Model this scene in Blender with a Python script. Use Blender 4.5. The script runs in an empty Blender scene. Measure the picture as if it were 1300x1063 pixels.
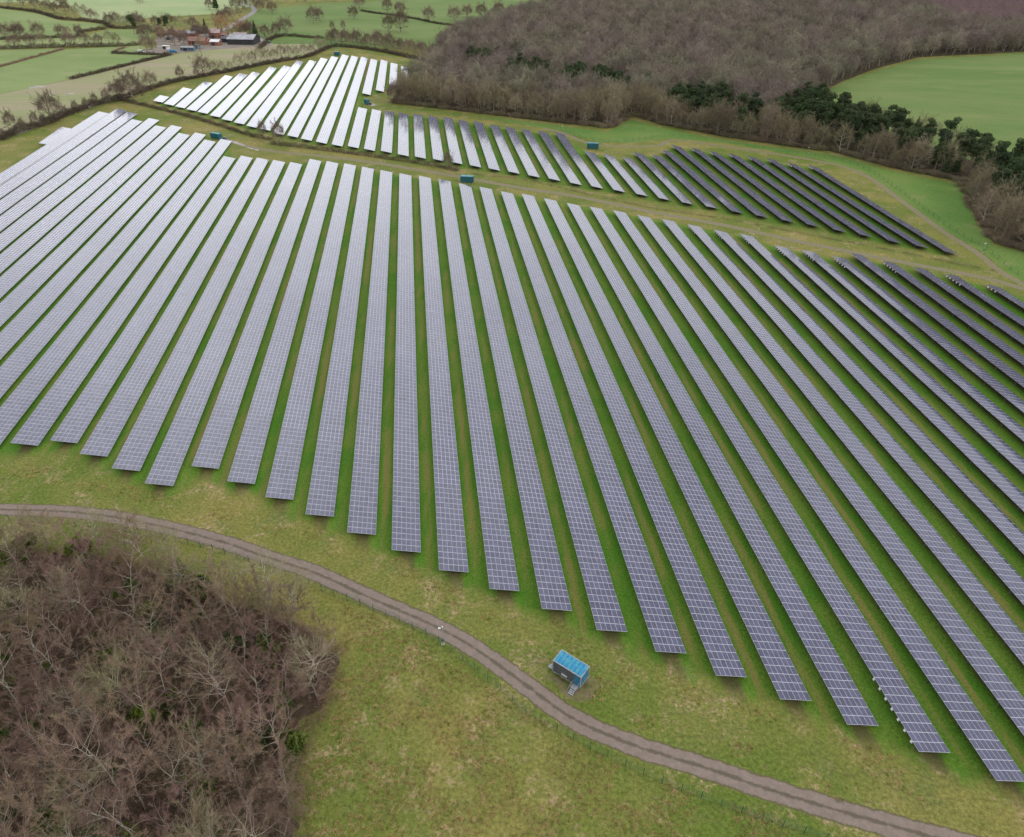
import bpy, math, random
import numpy as np
from mathutils import Vector, Matrix, noise

SC = bpy.context.scene
COL = SC.collection
R = math.radians
PI = math.pi

# ------------------------------------------------------------------ survey frame
# The site is laid out in metres, camera above the origin.  G() turns a sight line
# (bearing taken on the 1300 x 973 frame) into the spot where it meets level z.
FPX, PITCH, ROLL, CAMH = 910.54, 0.575707, 0.019647, 112.552
AZ = 0.13161
TILT = 0.2319
PW = 6.1
ZLO = 0.8
ZHI = ZLO + PW * math.sin(TILT)
ca, sa = math.cos(AZ), math.sin(AZ)

def G(x, y, z=0.0):
    X = x - 650.0; Y = -(y - 486.5)
    c, s = math.cos(ROLL), math.sin(ROLL)
    X, Y = c * X - s * Y, s * X + c * Y
    fw = FPX * math.cos(PITCH) + Y * math.sin(PITCH)
    up = -FPX * math.sin(PITCH) + Y * math.cos(PITCH)
    k = (z - CAMH) / up
    return (X * k, fw * k)

def UV(p):
    return (p[0] * ca + p[1] * sa, -p[0] * sa + p[1] * ca)

def XY(u, v):
    return (u * ca - v * sa, u * sa + v * ca)

def pix(x, y, z):
    """where a point shows in the 1300-wide frame (used to see which panels are in view)"""
    d = (x, y, z - CAMH)
    cp, sp = math.cos(PITCH), math.sin(PITCH)
    f = d[1] * cp - d[2] * sp
    if f < 1: return (-9999, -9999)
    X = d[0]; Y = d[1] * sp + d[2] * cp
    c, s = math.cos(ROLL), math.sin(ROLL)
    X, Y = c * X + s * Y, -s * X + c * Y
    return (650 + X / f * FPX, 486.5 - Y / f * FPX)

def ppm(x, y):
    """frame pixels per metre (sideways) at a ground spot seen at x, y"""
    p = G(x, y)
    return FPX / (p[1] * math.cos(PITCH) + CAMH * math.sin(PITCH))

# ------------------------------------------------------------------ materials
def mat(name, rough=0.8, spec=0.3):
    m = bpy.data.materials.new(name); m.use_nodes = True
    nt = m.node_tree; b = nt.nodes['Principled BSDF']
    b.inputs['Roughness'].default_value = rough
    b.inputs['Specular IOR Level'].default_value = spec
    return m, nt, b

def N(nt, t, **kw):
    n = nt.nodes.new(t)
    for k, v in kw.items(): setattr(n, k, v)
    return n

def noise_n(nt, vec, scale, detail=4, rough=0.6, dist=0.0):
    n = N(nt, 'ShaderNodeTexNoise')
    n.inputs['Scale'].default_value = scale; n.inputs['Detail'].default_value = detail
    n.inputs['Roughness'].default_value = rough; n.inputs['Distortion'].default_value = dist
    if vec is not None: nt.links.new(vec, n.inputs['Vector'])
    return n.outputs['Fac']

def ramp(nt, fac, a, b):
    n = N(nt, 'ShaderNodeMapRange'); n.interpolation_type = 'SMOOTHSTEP'
    n.inputs['From Min'].default_value = a; n.inputs['From Max'].default_value = b
    nt.links.new(fac, n.inputs['Value']); return n.outputs[0]

def mixc(nt, fac, a, b, mode='MIX'):
    n = N(nt, 'ShaderNodeMix', data_type='RGBA', blend_type=mode)
    for s, v in ((0, fac), (6, a), (7, b)):
        if isinstance(v, (int, float)): n.inputs[s].default_value = v
        elif isinstance(v, tuple): n.inputs[s].default_value = (*v, 1)
        else: nt.links.new(v, n.inputs[s])
    return n.outputs[2]

def math_n(nt, op, a, b=None):
    n = N(nt, 'ShaderNodeMath', operation=op)
    for s, v in ((0, a), (1, b)):
        if v is None: continue
        if isinstance(v, (int, float)): n.inputs[s].default_value = v
        else: nt.links.new(v, n.inputs[s])
    return n.outputs[0]

def pos(nt): return N(nt, 'ShaderNodeNewGeometry').outputs['Position']

def simple(name, col, rough=0.8, var=0.25, scale=1.0, spec=0.3, metal=0.0, rnd=0.0, obj=False):
    m, nt, b = mat(name, rough, spec)
    if obj:
        vec = N(nt, 'ShaderNodeTexCoord').outputs['Object']
    else: vec = pos(nt)
    f = noise_n(nt, vec, scale, 5, 0.65)
    f = ramp(nt, f, 0.3, 0.7)
    lo = tuple(c * (1 - var) for c in col); hi = tuple(min(1, c * (1 + var)) for c in col)
    c = mixc(nt, f, lo, hi)
    if rnd > 0:
        oi = N(nt, 'ShaderNodeObjectInfo')
        r = ramp(nt, oi.outputs['Random'], 0, 1)
        hsv = N(nt, 'ShaderNodeHueSaturation')
        mr = N(nt, 'ShaderNodeMapRange'); nt.links.new(oi.outputs['Random'], mr.inputs[0])
        mr.inputs[3].default_value = 1 - rnd; mr.inputs[4].default_value = 1 + rnd
        nt.links.new(mr.outputs[0], hsv.inputs['Value'])
        nt.links.new(c, hsv.inputs['Color']); c = hsv.outputs[0]
    nt.links.new(c, b.inputs['Base Color'])
    b.inputs['Metallic'].default_value = metal
    return m

def twig_mat(name, cols, rnd=0.25):
    """twig colour runs through several tones from tree to tree"""
    m, nt, b = mat(name, 0.9, 0.1)
    oi = N(nt, 'ShaderNodeObjectInfo')
    cr = N(nt, 'ShaderNodeValToRGB'); cr.color_ramp.interpolation = 'LINEAR'
    el = cr.color_ramp.elements
    el[0].color = (*cols[0], 1); el[1].color = (*cols[-1], 1)
    for i, c in enumerate(cols[1:-1]):
        e = el.new((i + 1) / (len(cols) - 1)); e.color = (*c, 1)
    nt.links.new(oi.outputs['Random'], cr.inputs[0])
    f = noise_n(nt, N(nt, 'ShaderNodeTexCoord').outputs['Object'], 0.35, 3)
    k = N(nt, 'ShaderNodeMapRange'); nt.links.new(f, k.inputs[0])
    k.inputs[1].default_value = .3; k.inputs[2].default_value = .7
    k.inputs[3].default_value = 1 - rnd; k.inputs[4].default_value = 1 + rnd
    hsv = N(nt, 'ShaderNodeHueSaturation')
    nt.links.new(k.outputs[0], hsv.inputs['Value']); nt.links.new(cr.outputs[0], hsv.inputs['Color'])
    pc = ramp(nt, noise_n(nt, pos(nt), 0.022, 4, 0.6), 0.38, 0.62)
    pm_ = mixc(nt, pc, (1.06, .98, .98), (.97, 1.0, .86))
    nt.links.new(mixc(nt, 1.0, hsv.outputs[0], pm_, 'MULTIPLY'), b.inputs['Base Color'])
    return m

# base grass colour, shared by the ground sheet and the sheet under the panels
def grass_colour(nt):
    p = pos(nt)
    big = ramp(nt, noise_n(nt, p, 0.028, 6, 0.62, 0.3), 0.36, 0.66)
    c = mixc(nt, big, (0.122, 0.165, 0.030), (0.240, 0.212, 0.064))
    mid = ramp(nt, noise_n(nt, p, 0.11, 7, 0.7, 0.4), 0.52, 0.68)
    c = mixc(nt, math_n(nt, 'MULTIPLY', mid, 0.55), c, (0.290, 0.225, 0.100))
    gp = ramp(nt, noise_n(nt, p, 0.11, 8, 0.72, 0.3), 0.50, 0.66)
    c = mixc(nt, math_n(nt, 'MULTIPLY', gp, 0.5), c, (0.070, 0.140, 0.020))
    tan = ramp(nt, noise_n(nt, p, 0.10, 8, 0.78, 0.5), 0.50, 0.64)
    sp = ramp(nt, noise_n(nt, p, 1.0, 7, 0.85), 0.46, 0.56)
    c = mixc(nt, math_n(nt, 'MULTIPLY', tan, sp), c, (0.42, 0.29, 0.18))
    br = math_n(nt, 'MULTIPLY', ramp(nt, noise_n(nt, p, 0.09, 8, 0.75, 0.8), 0.57, 0.70), ramp(nt, noise_n(nt, p, 0.8, 6, 0.8), 0.42, 0.62))
    c = mixc(nt, math_n(nt, 'MULTIPLY', br, 0.6), c, (0.10, 0.075, 0.035))
    fine = N(nt, 'ShaderNodeMapRange'); nt.links.new(noise_n(nt, p, 1.5, 7, 0.82), fine.inputs[0])
    fine.inputs[1].default_value = .34; fine.inputs[2].default_value = .66
    fine.inputs[3].default_value = .46; fine.inputs[4].default_value = 1.46
    h = N(nt, 'ShaderNodeHueSaturation'); nt.links.new(fine.outputs[0], h.inputs['Value']); nt.links.new(c, h.inputs['Color'])
    return h.outputs[0], p

def bump(nt, b, p, scale=2.2, dist=0.22, s=0.7):
    bn = N(nt, 'ShaderNodeBump'); bn.inputs['Distance'].default_value = dist; bn.inputs['Strength'].default_value = s
    nt.links.new(noise_n(nt, p, scale, 6, 0.75), bn.inputs['Height']); nt.links.new(bn.outputs[0], b.inputs['Normal'])

M = {}
m, nt, b = mat('grass', 0.95, 0.1); c, p = grass_colour(nt)
nt.links.new(c, b.inputs['Base Color']); bump(nt, b, p); M['grass'] = m

# strips between the panel rows: u runs across from row to row, v is fade at the ends
m, nt, b = mat('row_grass', 0.95, 0.1); c, p = grass_colour(nt)
uvn = N(nt, 'ShaderNodeUVMap'); uvn.uv_map = 'UVMap'
sx = N(nt, 'ShaderNodeSeparateXYZ'); nt.links.new(uvn.outputs[0], sx.inputs[0])
mp = N(nt, 'ShaderNodeMapping'); mp.inputs['Rotation'].default_value = (0, 0, -AZ); mp.inputs['Scale'].default_value = (1, 0.12, 1)
nt.links.new(p, mp.inputs[0])
streak = noise_n(nt, mp.outputs[0], 0.9, 5, 0.7)
lush = mixc(nt, ramp(nt, noise_n(nt, p, 0.06, 5, 0.7), 0.36, 0.64), (0.070, 0.195, 0.016), (0.145, 0.225, 0.032))
lush = mixc(nt, ramp(nt, noise_n(nt, p, 1.6, 5, 0.8), 0.35, 0.7), lush, (0.060, 0.140, 0.014))
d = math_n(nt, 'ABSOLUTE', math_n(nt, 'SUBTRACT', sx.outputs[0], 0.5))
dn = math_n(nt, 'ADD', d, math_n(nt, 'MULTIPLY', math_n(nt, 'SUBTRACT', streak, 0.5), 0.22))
mn = N(nt, 'ShaderNodeMapRange'); mn.interpolation_type = 'SMOOTHSTEP'; nt.links.new(dn, mn.inputs[0])
mn.inputs[1].default_value = 0.13; mn.inputs[2].default_value = 0.03
patch = ramp(nt, noise_n(nt, mp.outputs[0], 0.16, 5, 0.7), 0.40, 0.62)
lush = mixc(nt, math_n(nt, 'MULTIPLY', math_n(nt, 'MULTIPLY', mn.outputs[0], patch), 0.85), lush, (0.215, 0.185, 0.055))
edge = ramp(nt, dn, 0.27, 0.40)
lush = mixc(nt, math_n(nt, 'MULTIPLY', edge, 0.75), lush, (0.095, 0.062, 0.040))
end = ramp(nt, math_n(nt, 'ADD', sx.outputs[1], math_n(nt, 'MULTIPLY', math_n(nt, 'SUBTRACT', noise_n(nt, p, 0.16, 7, 0.75), 0.5), 1.1)), 0.35, 0.95)
fin = N(nt, 'ShaderNodeMapRange'); nt.links.new(noise_n(nt, p, 2.4, 6, 0.8), fin.inputs[0])
fin.inputs[1].default_value = .34; fin.inputs[2].default_value = .66; fin.inputs[3].default_value = .68; fin.inputs[4].default_value = 1.32
hs = N(nt, 'ShaderNodeHueSaturation'); nt.links.new(fin.outputs[0], hs.inputs['Value']); nt.links.new(lush, hs.inputs['Color'])
nt.links.new(mixc(nt, end, c, hs.outputs[0]), b.inputs['Base Color']); bump(nt, b, p); M['row_grass'] = m

def field_mat(name, a, bcol, ccol, sc=0.02, stretch=None, rot=0):
    m, nt, b = mat(name, 0.95, 0.1); p = pos(nt)
    v = p
    if stretch:
        mp = N(nt, 'ShaderNodeMapping'); mp.inputs['Rotation'].default_value = (0, 0, rot); mp.inputs['Scale'].default_value = (stretch, 1, 1)
        nt.links.new(p, mp.inputs[0]); v = mp.outputs[0]
    f = ramp(nt, noise_n(nt, v, sc, 7, 0.68, 0.3), 0.33, 0.67)
    c = mixc(nt, f, a, bcol)
    g = ramp(nt, noise_n(nt, v, sc * 3.1, 7, 0.75), 0.52, 0.70)
    c = mixc(nt, math_n(nt, 'MULTIPLY', g, 0.6), c, ccol)
    fn = N(nt, 'ShaderNodeMapRange'); nt.links.new(noise_n(nt, p, 0.7, 6, 0.8), fn.inputs[0])
    fn.inputs[1].default_value = .3; fn.inputs[2].default_value = .7; fn.inputs[3].default_value = .8; fn.inputs[4].default_value = 1.2
    h = N(nt, 'ShaderNodeHueSaturation'); nt.links.new(fn.outputs[0], h.inputs['Value']); nt.links.new(c, h.inputs['Color'])
    nt.links.new(h.outputs[0], b.inputs['Base Color']); return m

M['pasture'] = field_mat('pasture', (0.170, 0.240, 0.080), (0.245, 0.290, 0.120), (0.30, 0.30, 0.15), 0.012, .4, .9)
M['pale_pasture'] = field_mat('pale_pasture', (0.27, 0.35, 0.16), (0.34, 0.38, 0.20), (0.25, 0.34, 0.15), 0.010)
M['bright_pasture'] = field_mat('bright_pasture', (0.110, 0.180, 0.048), (0.165, 0.218, 0.072), (0.23, 0.24, 0.10), 0.012, .35, .5)
M['edge_grass'] = field_mat('edge_grass', (0.095, 0.190, 0.040), (0.150, 0.215, 0.055), (0.24, 0.235, 0.10), 0.02)
M['stubble'] = field_mat('stubble', (0.31, 0.265, 0.175), (0.24, 0.275, 0.12), (0.42, 0.34, 0.25), 0.030, 0.16, -0.75)
M['fringe'] = field_mat('fringe', (0.070, 0.150, 0.022), (0.135, 0.185, 0.040), (0.22, 0.20, 0.075), 0.03)
M['litter'] = field_mat('litter', (0.045, 0.036, 0.024), (0.085, 0.065, 0.040), (0.075, 0.095, 0.020), 0.16)
M['wet'] = simple('puddle_water', (0.30, 0.265, 0.225), 0.7, 0.4, 0.3, 0.2)

# track: two stony wheel lanes with a darker crown; u across, v along in metres
def track_mat(name, lane, crown, verge):
    m, nt, b = mat(name, 0.95, 0.15); p = pos(nt)
    uvn = N(nt, 'ShaderNodeUVMap'); uvn.uv_map = 'UVMap'
    sx = N(nt, 'ShaderNodeSeparateXYZ'); nt.links.new(uvn.outputs[0], sx.inputs[0])
    d = math_n(nt, 'ABSOLUTE', math_n(nt, 'SUBTRACT', sx.outputs[0], 0.5))
    wob = math_n(nt, 'MULTIPLY', math_n(nt, 'SUBTRACT', noise_n(nt, p, 0.45, 8, 0.8), 0.5), 0.42)
    d2 = math_n(nt, 'ADD', d, wob)
    f = ramp(nt, noise_n(nt, p, 0.8, 7, 0.75), 0.25, 0.75)
    lanec = mixc(nt, f, tuple(x * .82 for x in lane), tuple(x * 1.18 for x in lane))
    mid = N(nt, 'ShaderNodeMapRange'); mid.interpolation_type = 'SMOOTHSTEP'; nt.links.new(d2, mid.inputs[0])
    mid.inputs[1].default_value = 0.10; mid.inputs[2].default_value = 0.02
    c = mixc(nt, math_n(nt, 'MULTIPLY', mid.outputs[0], 0.8), lanec, crown)
    c = mixc(nt, ramp(nt, d2, 0.33, 0.40), c, verge)
    g, _ = grass_colour(nt)
    c = mixc(nt, ramp(nt, d2, 0.39, 0.46), c, g)
    nt.links.new(c, b.inputs['Base Color']); bump(nt, b, p, 4, 0.03, 0.4); return m
M['track'] = track_mat('gravel_track', (0.225, 0.178, 0.150), (0.098, 0.082, 0.055), (0.110, 0.092, 0.048))
M['faint_track'] = track_mat('worn_track', (0.22, 0.185, 0.125), (0.17, 0.175, 0.055), (0.16, 0.165, 0.05))
M['yard'] = field_mat('yard_dirt', (0.20, 0.17, 0.145), (0.30, 0.26, 0.225), (0.15, 0.17, 0.07), 0.05)
M['apron'] = field_mat('apron', (0.21, 0.165, 0.10), (0.12, 0.145, 0.035), (0.25, 0.19, 0.13), 0.5)
M['lane'] = simple('lane_surface', (0.25, 0.235, 0.23), 0.9, 0.2, 0.2)

# photovoltaic glass over bluish cells
m, nt, b = mat('panel_glass', 0.07, 0.5)
b.inputs['IOR'].default_value = 1.62
p = pos(nt)
mp = N(nt, 'ShaderNodeMapping'); mp.inputs['Rotation'].default_value = (0, 0, -AZ); nt.links.new(p, mp.inputs[0])
f = ramp(nt, noise_n(nt, mp.outputs[0], 0.55, 3, 0.8), 0.35, 0.65)
c = mixc(nt, f, (0.058, 0.059, 0.108), (0.086, 0.086, 0.148))
g = ramp(nt, noise_n(nt, p, 0.02, 4, 0.6), 0.3, 0.7)
c = mixc(nt, math_n(nt, 'MULTIPLY', g, 0.35), c, (0.105, 0.105, 0.145))
at_ = N(nt, 'ShaderNodeAttribute'); at_.attribute_name = 'tint'
hv = N(nt, 'ShaderNodeHueSaturation'); nt.links.new(at_.outputs['Fac'], hv.inputs['Value']); nt.links.new(c, hv.inputs['Color'])
c = hv.outputs[0]
nt.links.new(c, b.inputs['Base Color'])
rr = N(nt, 'ShaderNodeMapRange'); nt.links.new(noise_n(nt, p, 0.3, 4), rr.inputs[0]); rr.inputs[3].default_value = .04; rr.inputs[4].default_value = .12
nt.links.new(rr.outputs[0], b.inputs['Roughness'])
M['glass'] = m
M['alu'] = simple('panel_frame', (0.52, 0.53, 0.61), 0.45, 0.12, 2.0, 0.5)
M['steel'] = simple('galvanised_steel', (0.16, 0.15, 0.15), 0.6, 0.3, 3.0, 0.4)
M['white'] = simple('white_enamel', (0.72, 0.72, 0.74), 0.4, 0.12, 3.0, 0.4)
M['twig_near'] = twig_mat('twigs_near', [(0.233,0.151,0.142),(0.284,0.207,0.157),(0.146,0.094,0.084),(0.327,0.249,0.186),(0.207,0.151,0.102),(0.258,0.164,0.157),(0.173,0.116,0.095)], .3)
M['twig_pale'] = twig_mat('twigs_lichen', [(0.327, 0.307, 0.181), (0.278, 0.250, 0.167), (0.348, 0.314, 0.209)], .25)
M['bark'] = simple('bark', (0.24, 0.205, 0.165), 0.9, 0.35, 2.0, rnd=.3, obj=True)
M['bark_pale'] = simple('bark_pale', (0.36, 0.315, 0.26), 0.85, 0.3, 2.0, rnd=.25, obj=True)
M['twig_far'] = twig_mat('twigs_far', [(0.207,0.173,0.149),(0.307,0.285,0.234),(0.158,0.130,0.112),(0.257,0.216,0.198),(0.348,0.320,0.251),(0.191,0.173,0.149),(0.283,0.251,0.220)], .25)
M['twig_edge'] = twig_mat('twigs_edge', [(0.289,0.246,0.170),(0.210,0.183,0.118),(0.350,0.303,0.218),(0.236,0.187,0.144),(0.192,0.161,0.113),(0.315,0.281,0.188)], .28)
M['twig_field'] = twig_mat('twigs_field', [(0.201,0.156,0.126),(0.268,0.215,0.170),(0.167,0.130,0.107),(0.295,0.234,0.189)], .25)
M['twig_plum'] = twig_mat('twigs_plum', [(0.310, 0.231, 0.239), (0.275, 0.202, 0.217), (0.332, 0.260, 0.252)], .2)
M['twig_orange'] = twig_mat('twigs_orange', [(0.442, 0.273, 0.169), (0.390, 0.260, 0.156)], .2)
M['twig_hedge'] = simple('hedge_twigs', (0.105, 0.080, 0.060), 0.95, 0.45, 0.25)
M['twig_hedge_red'] = simple('hedge_twigs_red', (0.27, 0.18, 0.14), 0.95, 0.4, 0.25)
M['needle'] = twig_mat('needles', [(0.061, 0.099, 0.047), (0.082, 0.115, 0.053), (0.052, 0.079, 0.044), (0.092, 0.123, 0.061)], .3)
M['ivy'] = twig_mat('ivy', [(0.070, 0.125, 0.025), (0.120, 0.165, 0.030), (0.050, 0.084, 0.028), (0.150, 0.185, 0.045)], .35)
M['tuft'] = twig_mat('dry_tufts', [(0.510, 0.374, 0.187), (0.340, 0.323, 0.102), (0.612, 0.459, 0.255), (0.408, 0.289, 0.136), (0.204, 0.255, 0.060)], .3)

# cabin paints
def paint(name, col, stain, sc=0.9, rough=0.5):
    m, nt, b = mat(name, rough, 0.4)
    v = N(nt, 'ShaderNodeTexCoord').outputs['Object']
    f = ramp(nt, noise_n(nt, v, sc, 7, 0.75, 0.5), 0.44, 0.60)
    c = mixc(nt, f, col, stain)
    g = ramp(nt, noise_n(nt, v, sc * 4, 6, 0.8), 0.5, 0.75)
    c = mixc(nt, math_n(nt, 'MULTIPLY', g, 0.5), c, tuple(x * .4 for x in stain))
    nt.links.new(c, b.inputs['Base Color']); return m
M['roof_blue'] = paint('faded_blue_roof', (0.020, 0.23, 0.43), (0.065, 0.30, 0.36), 1.3)
M['wall_blue'] = paint('blue_wall', (0.025, 0.17, 0.33), (0.045, 0.22, 0.33), 1.0)
M['teal'] = paint('teal_paint', (0.022, 0.130, 0.165), (0.045, 0.18, 0.205), 0.8)
M['teal_roof'] = paint('teal_roof', (0.045, 0.21, 0.265), (0.08, 0.27, 0.31), 0.8)
M['louvre'] = simple('grey_louvre', (0.135, 0.145, 0.155), 0.6, 0.3, 2.0)
M['edge_grey'] = simple('grey_edging', (0.33, 0.34, 0.36), 0.6, 0.25, 2.0)
M['concrete'] = simple('concrete', (0.36, 0.34, 0.31), 0.9, 0.25, 1.0)
M['fence_green'] = simple('fence_green', (0.060, 0.135, 0.070), 0.7, 0.3, 1.0)
M['roof_red'] = simple('tile_roof_red', (0.29, 0.165, 0.135), 0.85, 0.35, 0.6)
M['roof_orange'] = simple('rusty_orange_roof', (0.35, 0.195, 0.135), 0.85, 0.35, 0.3)
M['roof_pink'] = simple('pinkish_roof', (0.40, 0.31, 0.30), 0.8, 0.3, 0.3)
M['roof_grey'] = simple('grey_sheet_roof', (0.34, 0.34, 0.37), 0.7, 0.25, 0.2)
M['roof_dark'] = simple('dark_sheet_roof', (0.085, 0.08, 0.09), 0.7, 0.3, 0.2)
M['roof_white'] = simple('pale_sheet_roof', (0.72, 0.70, 0.72), 0.6, 0.15, 0.3)
M['wall_brick'] = simple('brick_wall', (0.30, 0.14, 0.10), 0.9, 0.3, 0.8)
M['wall_white'] = simple('pale_wall', (0.55, 0.53, 0.50), 0.9, 0.2, 0.5)
M['wall_dark'] = simple('dark_wall', (0.050, 0.048, 0.052), 0.9, 0.3, 0.5)
M['wall_bluegrey'] = simple('blue_grey_wall', (0.15, 0.21, 0.28), 0.8, 0.3, 0.5)
M['glassdark'] = simple('dark_window', (0.03, 0.035, 0.04), 0.2, 0.2, 1.0, 0.5)
M['rubber'] = simple('rubber', (0.02, 0.02, 0.02), 0.8, 0.2, 1.0)

# ------------------------------------------------------------------ mesh helpers
def tag(o, label=None, cat=None, group=None, kind=None):
    if label: o['label'] = label
    if cat: o['category'] = cat
    if group: o['group'] = group
    if kind: o['kind'] = kind
    return o

def empty(name, loc, rz=0, **kw):
    o = bpy.data.objects.new(name, None); COL.objects.link(o)
    o.empty_display_size = 0.5; o.location = loc; o.rotation_euler = (0, 0, rz)
    return tag(o, **kw)

class MB:
    def __init__(s): s.V = []; s.F = []; s.mi = []
    def add(s, vs, fs, mi=0):
        n = len(s.V); s.V += [tuple(v) for v in vs]
        s.F += [tuple(i + n for i in f) for f in fs]; s.mi += [mi] * len(fs)
    def box(s, x0, y0, z0, x1, y1, z1, mi=0, xf=None):
        vs = [(x0,y0,z0),(x1,y0,z0),(x1,y1,z0),(x0,y1,z0),(x0,y0,z1),(x1,y0,z1),(x1,y1,z1),(x0,y1,z1)]
        if xf: vs = [xf(v) for v in vs]
        s.add(vs, [(3,2,1,0),(4,5,6,7),(0,1,5,4),(1,2,6,5),(2,3,7,6),(3,0,4,7)], mi)
    def bar(s, a, b, r, n=6, r2=None, mi=0, cap=True):
        a = Vector(a); b = Vector(b); d = (b - a)
        if d.length < 1e-6: return
        d.normalize(); t = Vector((0,0,1)) if abs(d.z) < .9 else Vector((1,0,0))
        x = d.cross(t).normalized(); y = d.cross(x); r2 = r if r2 is None else r2
        vs = []
        for k in range(n):
            w = x * math.cos(2*PI*k/n) + y * math.sin(2*PI*k/n); vs.append(a + w * r)
        for k in range(n):
            w = x * math.cos(2*PI*k/n) + y * math.sin(2*PI*k/n); vs.append(b + w * r2)
        fs = [(k, (k+1) % n, n + (k+1) % n, n + k) for k in range(n)]
        if cap: fs += [tuple(range(n))[::-1], tuple(range(n, 2*n))]
        s.add(vs, fs, mi)
    def path(s, pts, rad, n=5, mi=0):
        for i in range(len(pts) - 1):
            s.bar(pts[i], pts[i+1], rad[i], n, rad[i+1], mi, False)
    def mesh(s, name, mats):
        me = bpy.data.meshes.new(name); me.from_pydata(s.V, [], s.F)
        for m in (mats if isinstance(mats, (list, tuple)) else [mats]): me.materials.append(m)
        if any(s.mi): me.polygons.foreach_set('material_index', s.mi)
        me.update(); return me
    def build(s, name, mats, parent=None):
        return link(name, s.mesh(name, mats), parent)

def link(name, me, parent=None, loc=None, rot=None):
    o = bpy.data.objects.new(name, me); COL.objects.link(o)
    if parent: o.parent = parent
    if loc is not None: o.location = loc
    if rot is not None: o.rotation_euler = rot
    return o

def sheet(name, pts, z, m, cat=None):
    z *= .35
    me = bpy.data.meshes.new(name)
    me.from_pydata([(x, y, z) for x, y in pts], [], [tuple(range(len(pts)))])
    me.materials.append(m); o = link(name, me)
    if me.polygons[0].normal.z < 0: me.flip_normals()
    o['kind'] = 'structure'; return o

def smooth_line(pts, n=6):
    out = []
    P = [Vector(p).to_2d() if len(p) > 2 else Vector(p) for p in pts]
    P = [P[0] * 2 - P[1]] + P + [P[-1] * 2 - P[-2]]
    for i in range(1, len(P) - 2):
        for k in range(n):
            t = k / n
            a, b_, c_, d_ = P[i-1], P[i], P[i+1], P[i+2]
            out.append(0.5 * ((2*b_) + (c_-a)*t + (2*a-5*b_+4*c_-d_)*t*t + (-a+3*b_-3*c_+d_)*t**3))
    out.append(P[-2]); return out

def ribbon(name, pts, width, z, m):
    z *= .35
    L = smooth_line(pts); V = []; F = []; UVs = []; s = 0
    for i, p in enumerate(L):
        a = L[max(0, i-1)]; b_ = L[min(len(L)-1, i+1)]; t = (b_ - a).normalized(); nrm = Vector((-t.y, t.x))
        if i: s += (p - L[i-1]).length
        for k in (0, 1):
            q = p + nrm * width * (k - .5); V.append((q.x, q.y, z)); UVs.append((k, s))
    for i in range(len(L) - 1): F.append((2*i+1, 2*i, 2*i+2, 2*i+3))
    me = bpy.data.meshes.new(name); me.from_pydata(V, [], F); me.materials.append(m)
    ul = me.uv_layers.new(name='UVMap')
    for lp in me.loops: ul.data[lp.index].uv = UVs[lp.vertex_index]
    if me.polygons[0].normal.z < 0: me.flip_normals()
    o = link(name, me); o['kind'] = 'structure'; return o

def inpoly(x, y, P):
    r = False; j = len(P) - 1
    for i in range(len(P)):
        xi, yi = P[i]; xj, yj = P[j]
        if (yi > y) != (yj > y) and x < (xj - xi) * (y - yi) / (yj - yi) + xi: r = not r
        j = i
    return r

# ------------------------------------------------------------------ camera, sky, sun
cam = bpy.data.cameras.new('camera'); co = bpy.data.objects.new('camera', cam); COL.objects.link(co)
cp, sp = math.cos(PITCH), math.sin(PITCH); cr_, sr_ = math.cos(ROLL), math.sin(ROLL)
R0 = Vector((1,0,0)); U0 = Vector((0, sp, cp)); F0 = Vector((0, cp, -sp))
right = R0 * cr_ + U0 * sr_; upv = -R0 * sr_ + U0 * cr_
mw = Matrix((( right.x, upv.x, -F0.x, 0), (right.y, upv.y, -F0.y, 0), (right.z, upv.z, -F0.z, CAMH), (0,0,0,1)))
co.matrix_world = mw
cam.sensor_width = 36; cam.lens = FPX / 1300 * 36; cam.shift_y = -45.0 / 1300
cam.clip_start = 0.5; cam.clip_end = 20000
SC.camera = co
SC.view_settings.view_transform = 'Standard'; SC.view_settings.look = 'None'; SC.view_settings.exposure = 0
SC.cycles.max_bounces = 5; SC.cycles.diffuse_bounces = 2; SC.cycles.glossy_bounces = 2
SC.cycles.use_denoising = True

SUN_EL, SUN_AZ = R(32), R(112)          # azimuth from +Y towards +X
w = bpy.data.worlds.new('World'); SC.world = w; w.use_nodes = True
nt = w.node_tree; nt.nodes.clear()
out = N(nt, 'ShaderNodeOutputWorld'); bg = N(nt, 'ShaderNodeBackground')
bg.inputs['Strength'].default_value = 0.1
sky = N(nt, 'ShaderNodeTexSky'); sky.sky_type = 'NISHITA'; sky.sun_disc = False
sky.sun_elevation = SUN_EL; sky.sun_rotation = SUN_AZ
tc = N(nt, 'ShaderNodeTexCoord')
nv = N(nt, 'ShaderNodeVectorMath', operation='NORMALIZE'); nt.links.new(tc.outputs['Generated'], nv.inputs[0])
gl = Vector((math.sin(R(-22)) * math.cos(R(20)), math.cos(R(-22)) * math.cos(R(20)), math.sin(R(20))))
dt = N(nt, 'ShaderNodeVectorMath', operation='DOT_PRODUCT'); nt.links.new(nv.outputs[0], dt.inputs[0]); dt.inputs[1].default_value = gl
gf = math_n(nt, 'POWER', math_n(nt, 'MAXIMUM', dt.outputs['Value'], 0.0), 5.0)
lv = math_n(nt, 'ADD', math_n(nt, 'MULTIPLY', gf, 21.0), 8.4)
cn = noise_n(nt, nv.outputs[0], 2.6, 5, 0.6, 0.4)
cm = N(nt, 'ShaderNodeMapRange'); nt.links.new(cn, cm.inputs[0]); cm.inputs[1].default_value = .3; cm.inputs[2].default_value = .7
cm.inputs[3].default_value = .78; cm.inputs[4].default_value = 1.22
lv = math_n(nt, 'MULTIPLY', lv, cm.outputs[0])
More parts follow.
